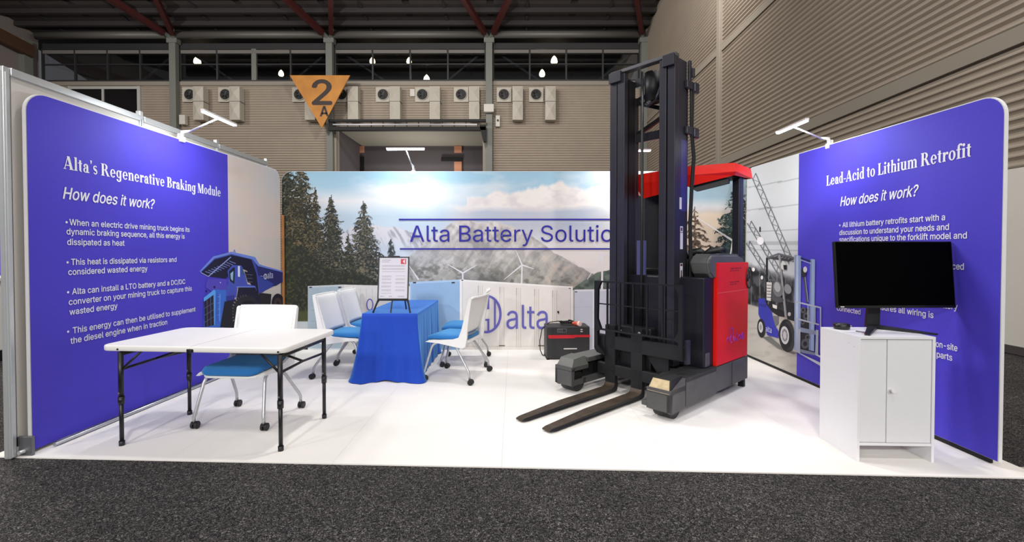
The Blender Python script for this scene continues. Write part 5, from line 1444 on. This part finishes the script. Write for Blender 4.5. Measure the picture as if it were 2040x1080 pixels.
# grey hood with chamfered front over the battery
hd = P()
prof = [(.735, 1.020), (.66, 1.075), (.625, 1.165), (.655, 1.212), (.71, 1.240), (1.24, 1.238), (1.33, 1.215), (1.38, 1.165), (1.38, 1.040)]
hd.prism(prof, side(0), .385, .552)
bmesh.ops.bevel(hd.bm, geom=[e for e in hd.bm.edges if abs(e.verts[0].co.x-e.verts[1].co.x) < .01], offset=.022, segments=3, affect='EDGES')
hd.out('console_hood', mat('hood_grey', (84, 86, 86), .45, bump=(260, .15)), fk)
P().bx(-.48, .38, .80, 1.38, 1.0, 1.10, .02).out('cab_floor_cover', M_black, fk)
# cab: dashboard, levers, arm pad, seat
P().prism([(.78, 1.02), (.78, 1.10), (.84, 1.19), (.92, 1.20), (1.02, 1.02)], side(0), .10, .38).out('dashboard', mat('dash_grey', (34, 36, 40), .5), fk)
P().tube([(.40, .84, 1.225), (.45, .87, 1.262), (.52, .90, 1.275), (.56, .93, 1.272)], [.020, .028, .030, .022], 14).out('arm_pad', M_black, fk)
P().tube([(.22, .90, 1.20), (.27, .90, 1.25), (.34, .92, 1.262), (.38, .93, 1.24)], [.03, .034, .034, .02], 14).out('steering_pod', M_black, fk)
P().tube([(.42, .96, 1.20), (.42, .96, 1.29)], .008, 8).tube([(.42, .96, 1.275), (.425, .96, 1.305)], [.020, .015], 12).out('control_lever', M_black, fk)
P().tube([(.245, .78, 1.34), (.30, .77, 1.25), (.36, .76, 1.17), (.385, .76, 1.10), (.385, .77, 1.03)], .007, 8).out('console_trim', mat('trim_grey', (110, 112, 114), .4), fk)
P().bx(-.42, -.08, 1.12, 1.36, 1.10, 1.17, .03).out('seat', M_black, fk)
P().box((-.21, 1.06, 1.46), (.13, .10, .20), None, .04).out('head_pad', mat('pad_grey', (150, 152, 156), .6), fk, 'light grey pad')
# overhead guard
P().beam((.505, 1.315, 1.10), (.505, 1.315, 1.98), .09, .07, .01).out('guard_post', mat('post_blackblue', (26, 28, 38), .4), fk)
P().beam((-.505, 1.315, 1.10), (-.505, 1.315, 1.98), .09, .07, .01).out('guard_post', mat('post_blackblue', (26, 28, 38), .4), fk)
P().bx(-.27, -.10, .98, 1.06, .30, 1.90, .01).out('guard_post', M_mastdark, fk)
top_o = [(-.25, .80, 2.00), (.27, .80, 2.012), (.56, 1.107, 2.045), (.56, 1.465, 2.032), (-.56, 1.465, 2.032), (-.56, 1.107, 2.045)]
mid_o = [(-.265, .785, 1.905), (.285, .785, 1.93), (.575, 1.10, 1.965), (.572, 1.475, 1.942), (-.572, 1.475, 1.942), (-.575, 1.10, 1.965)]
bot_o = [(-.16, .80, 1.765), (.27, .80, 1.83), (.555, 1.11, 1.935), (.56, 1.46, 1.938), (-.56, 1.46, 1.938), (-.555, 1.11, 1.935)]
rf_ = P()
for A, B in ((top_o, mid_o), (mid_o, bot_o)):
    for k_ in range(6): rf_.face([A[k_], A[(k_+1) % 6], B[(k_+1) % 6], B[k_]])
rf_.face(top_o)
bmesh.ops.remove_doubles(rf_.bm, verts=rf_.bm.verts, dist=.0005)
rf_.out('guard_roof', M_red, fk, 'faceted red overhead guard')
P().face([(x*.96, .80+(y-.80)*.97+.01, z_-.012) for x, y, z_ in [(-.2, .81, 1.90), (.27, .81, 1.90), (.55, 1.11, 1.945), (.55, 1.45, 1.95), (-.55, 1.45, 1.95), (-.55, 1.11, 1.945)]]).prism([(.22, 1.87), (.3, 1.80), (.5, 1.87), (.5, 1.92), (.22, 1.92)], lambda a, b, d: (a, .84+d+(a-.22)*1.0, b), 0, .03).out('roof_lining', M_black, fk)

# mast
MT = 2.90
for s, xs_ in ((-1, ((-.335, -.262), (-.250, -.172))), (1, ((.252, .318), (.176, .240)))):
    (a0, a1), (b0, b1) = xs_
    P().bx(a0, a1, .50, .56, .29, MT, .003).bx(a0 if s < 0 else a1-.02, a0+.02 if s < 0 else a1, .56, .70, .29, MT-.01, .003).out('outer_upright', M_mast, fk)
    P().bx(b0, b1, .495, .55, .10, MT-.015, .003).bx(b1-.02 if s > 0 else b0, b1 if s > 0 else b0+.02, .55, .69, .10, MT-.02, .003).out('inner_upright', M_mast, fk)
    P().bx(min(a0, b0)+.01, max(a1, b1)-.008, .575, .68, .12, MT-.06).out('mast_channel', M_mastdark, fk)
    P().bx(min(a0, b0)+(.0 if s < 0 else .035), max(a1, b1)-(.035 if s < 0 else 0), .475, .50, MT-.085, MT+.012, .004).out('top_plate', M_mast, fk)
    P().bx(min(a0, b0)+.01, max(a1, b1)-.01, .69, .745, .75, MT-.2, .004).out('rear_upright', mat('mast_side', (44, 44, 52), .4, .3), fk)
P().bx(-.335, .318, .50, .57, MT-.005, MT+.028, .006).out('top_crossbar', mat('crossbar_grey', (92, 92, 96), .4, .3), fk)
P().bx(-.20, .20, .70, .74, 2.28, 2.36, .004).out('rear_crossbeam', M_mast, fk)
P().bx(-.20, .20, .70, .74, 2.80, 2.88, .004).out('rear_crossbeam', M_mast, fk)
for (x0, z0, x1, z1) in ((-.19, 2.36, .19, 2.52), (-.19, 2.66, .19, 2.50), (-.19, 2.68, .19, 2.76)):
    P().beam((x0, .725, z0), (x1, .725, z1), .03, .035).out('lattice_brace', M_mastdark, fk)
P().cyl((.03, .64, 2.60), (.03, .64, 2.86), .075, 20).out('tilt_cylinder', M_mastdark, fk)
P().tube([(-.08+.0, .60, 2.62), (-.0, .60, 2.57), (.08, .60, 2.60), (.13, .60, 2.70)], .014, 8).out('chain_guide', M_mast, fk)
P().cyl((-.045, .585, .45), (-.045, .585, 2.88), .013, 10).out('lift_chain', mat('chain_steel', (60, 60, 62), .5, .6), fk)
P().cyl((.13, .65, .20), (.13, .65, 2.45), .030, 14).out('lift_cylinder', M_mastdark, fk)
P().cyl((-.14, .65, .20), (-.14, .65, 1.0), .030, 14).out('lift_cylinder', M_mastdark, fk)
P().bx(-.16, .17, .66, .73, .12, .80, .006).out('mast_base_plate', M_mastdark, fk)
P().bx(-.12, -.03, .62, .64, .98, 1.36).out('clear_guard', mat('blue_grey_guard', (96, 100, 150), .3), fk)
for z_ in (2.69, 2.30):
    P().bx(.318, .350, .66, .80, z_-.035, z_+.035, .008).box((.345, .80, z_-.01), (.045, .075, .09), None, .012).out('hose_bracket', M_mast, fk)
P().bx(.322, .345, .70, .735, 2.72, 2.90, .004).bx(.325, .36, .735, .765, 2.76, 2.84, .004).out('hose_bracket', M_mast, fk)
P().bx(.300, .319, .60, .72, 1.60, 2.22, .006).out('side_cover', mat('side_cover_blue', (58, 58, 112), .35, .2), fk)
for d in (0, .024):
    P().tube([(.335+d*.4, .74+d, 2.66), (.335, .745+d, 2.3), (.342, .775+d, 2.08), (.336, .75+d, 1.8), (.334, .73+d, 1.5), (.35, .72+d, 1.1), (.36, .70+d, .5), (.33, .70+d, .32)], .011, 8).out('hydraulic_hose', M_rubber, fk)
for z0, z1, nm in ((1.62, 1.72, 'white_sticker'), (1.28, 1.42, 'white_sticker'), (1.425, 1.475, 'white_sticker'), (1.02, 1.16, 'warning_sticker')):
    P().bx(.3186, .3196 if z0 < 1.6 else .3200, .585 if z0 > 1.6 else .60, .62 if z0 > 1.6 else .645, z0, z1).out(nm, mat('sticker_white', (214, 212, 226), .5), fk)
P().bx(.3188, .3200, .608, .636, 1.435, 1.465).bx(.3188, .3200, .605, .640, 1.135, 1.155).bx(.3188, .3200, .612, .632, 1.04, 1.10).out('sticker_print', mat('sticker_dark', (92, 50, 60), .5), fk)
P().bx(.20, .54, .62, .70, .30, .42, .01).out('mast_support', M_leg, fk)
P().bx(-.54, -.20, .62, .70, .30, .42, .01).out('mast_support', M_leg, fk)
# carriage
cr_ = thing  # carriage parts
P().bx(-.345, .525, .33, .375, .385, .505, .008).out('carriage_bar', mat('carriage_black', (30, 30, 33), .5, .2), fk, 'upper carriage bar')
P().bx(-.345, .40, .33, .375, .15, .25, .008).out('carriage_bar', mat('carriage_black', (30, 30, 33), .5, .2), fk, 'lower carriage bar')
P().prism([(.12, .385), (.34, .385), (.34, .12), (.26, .12), (.24, .24), (.17, .33)], lambda a, b, d: (a, d, b), .38, .40).out('carriage_plate', mat('carriage_black', (30, 30, 33), .5, .2), fk)
P().prism([(-.30, .385), (-.12, .385), (-.15, .33), (-.21, .24), (-.22, .12), (-.30, .12)], lambda a, b, d: (a, d, b), .38, .40).out('carriage_plate', mat('carriage_black', (30, 30, 33), .5, .2), fk)
P().bx(-.15, .17, .39, .49, .16, .60, .01).out('carriage_box', M_mastdark, fk)
P().bx(.505, .53, .325, .38, .37, .56, .004).out('carriage_end', M_mast, fk)
P().bx(-.37, -.345, .33, .37, .50, .56, .002).out('amber_reflector', mat('amber', (190, 128, 44), .4), fk, 'small amber reflector')
# forks
for k_, (x0, x1) in enumerate(((-.255, -.150), (.015, .125))):
    tip = -.79
    f_ = P()
    f_.prism([(.375, .60), (.33, .60), (.33, .085), (.315, .056), (.285, .046), (-.3, .044), (tip+.03, .030), (tip, .022), (tip, .012), (tip+.05, .008), (.33, .008), (.365, .020), (.375, .05)], side(0), x0, x1)
    for v in f_.bm.verts:
        if v.co.y < tip+.04: v.co.x = (x0+x1)/2+(v.co.x-(x0+x1)/2)*.66
        elif v.co.y < tip+.06: v.co.x = (x0+x1)/2+(v.co.x-(x0+x1)/2)*.9
    fo = f_.out('fork', [M_fork, mat('fork_shank', (29, 29, 32), .5, .2)], fk)
    for pg in fo.data.polygons:
        if sum(fo.data.vertices[i].co.z for i in pg.vertices)/len(pg.vertices) > .12: pg.material_index = 1
    P().bx(x0+.01, x1-.01, .324, .335, .056, .075).out('weld_scar', mat('scar_pale', (150, 146, 138), .5, .5), fk)
# load backrest: frame, verticals and mid rail
BM = mat('backrest_black', (20, 20, 23), .45, .15)
gx0, gx1, gz0, gz1, gy = -.347, .495, .558, .992, .30
P().bx(gx0, gx1, gy-.008, gy+.008, gz1-.010, gz1+.004).out('backrest_rail', BM, fk)
P().bx(gx0, gx1, gy-.008, gy+.008, gz0-.008, gz0+.008).out('backrest_rail', BM, fk)
P().bx(gx0, gx1, gy-.006, gy+.006, .783, .793).out('backrest_rail', BM, fk)
for x_ in (-.209, -.078, .058, .191, .332):
    P().bx(x_-.007, x_+.007, gy-.009, gy+.005, gz0, gz1).out('backrest_bar', BM, fk)
P().prism([(gx0, gz1), (gx0+.075, gz1), (gx0+.040, gz1-.07), (gx0+.035, gz0+.09), (gx0+.075, gz0), (gx0+.035, gz0-.02), (gx0+.04, .41), (gx0+.10, .36), (gx0+.12, .33), (gx0+.03, .345), (gx0, .38)], lambda a, b, d: (a, d, b), gy-.014, gy+.014).out('backrest_post', BM, fk)
P().prism([(gx1, gz1), (gx1-.060, gz1), (gx1-.022, gz1-.07), (gx1-.022, gz0+.07), (gx1-.060, gz0), (gx1-.020, gz0-.02), (gx1-.020, .40), (gx1+.012, .40), (gx1+.012, gz1)], lambda a, b, d: (a, d, b), gy-.014, gy+.014).out('backrest_post', BM, fk)
P().bx(gx0+.02, -.255, .32, .375, .36, .50, .006).out('carriage_bracket', BM, fk)
for x_ in (-.09, .10): P().cyl((x_, .328, .565), (x_, .318, .565), .012, 10).out('bolt', M_silver, fk)
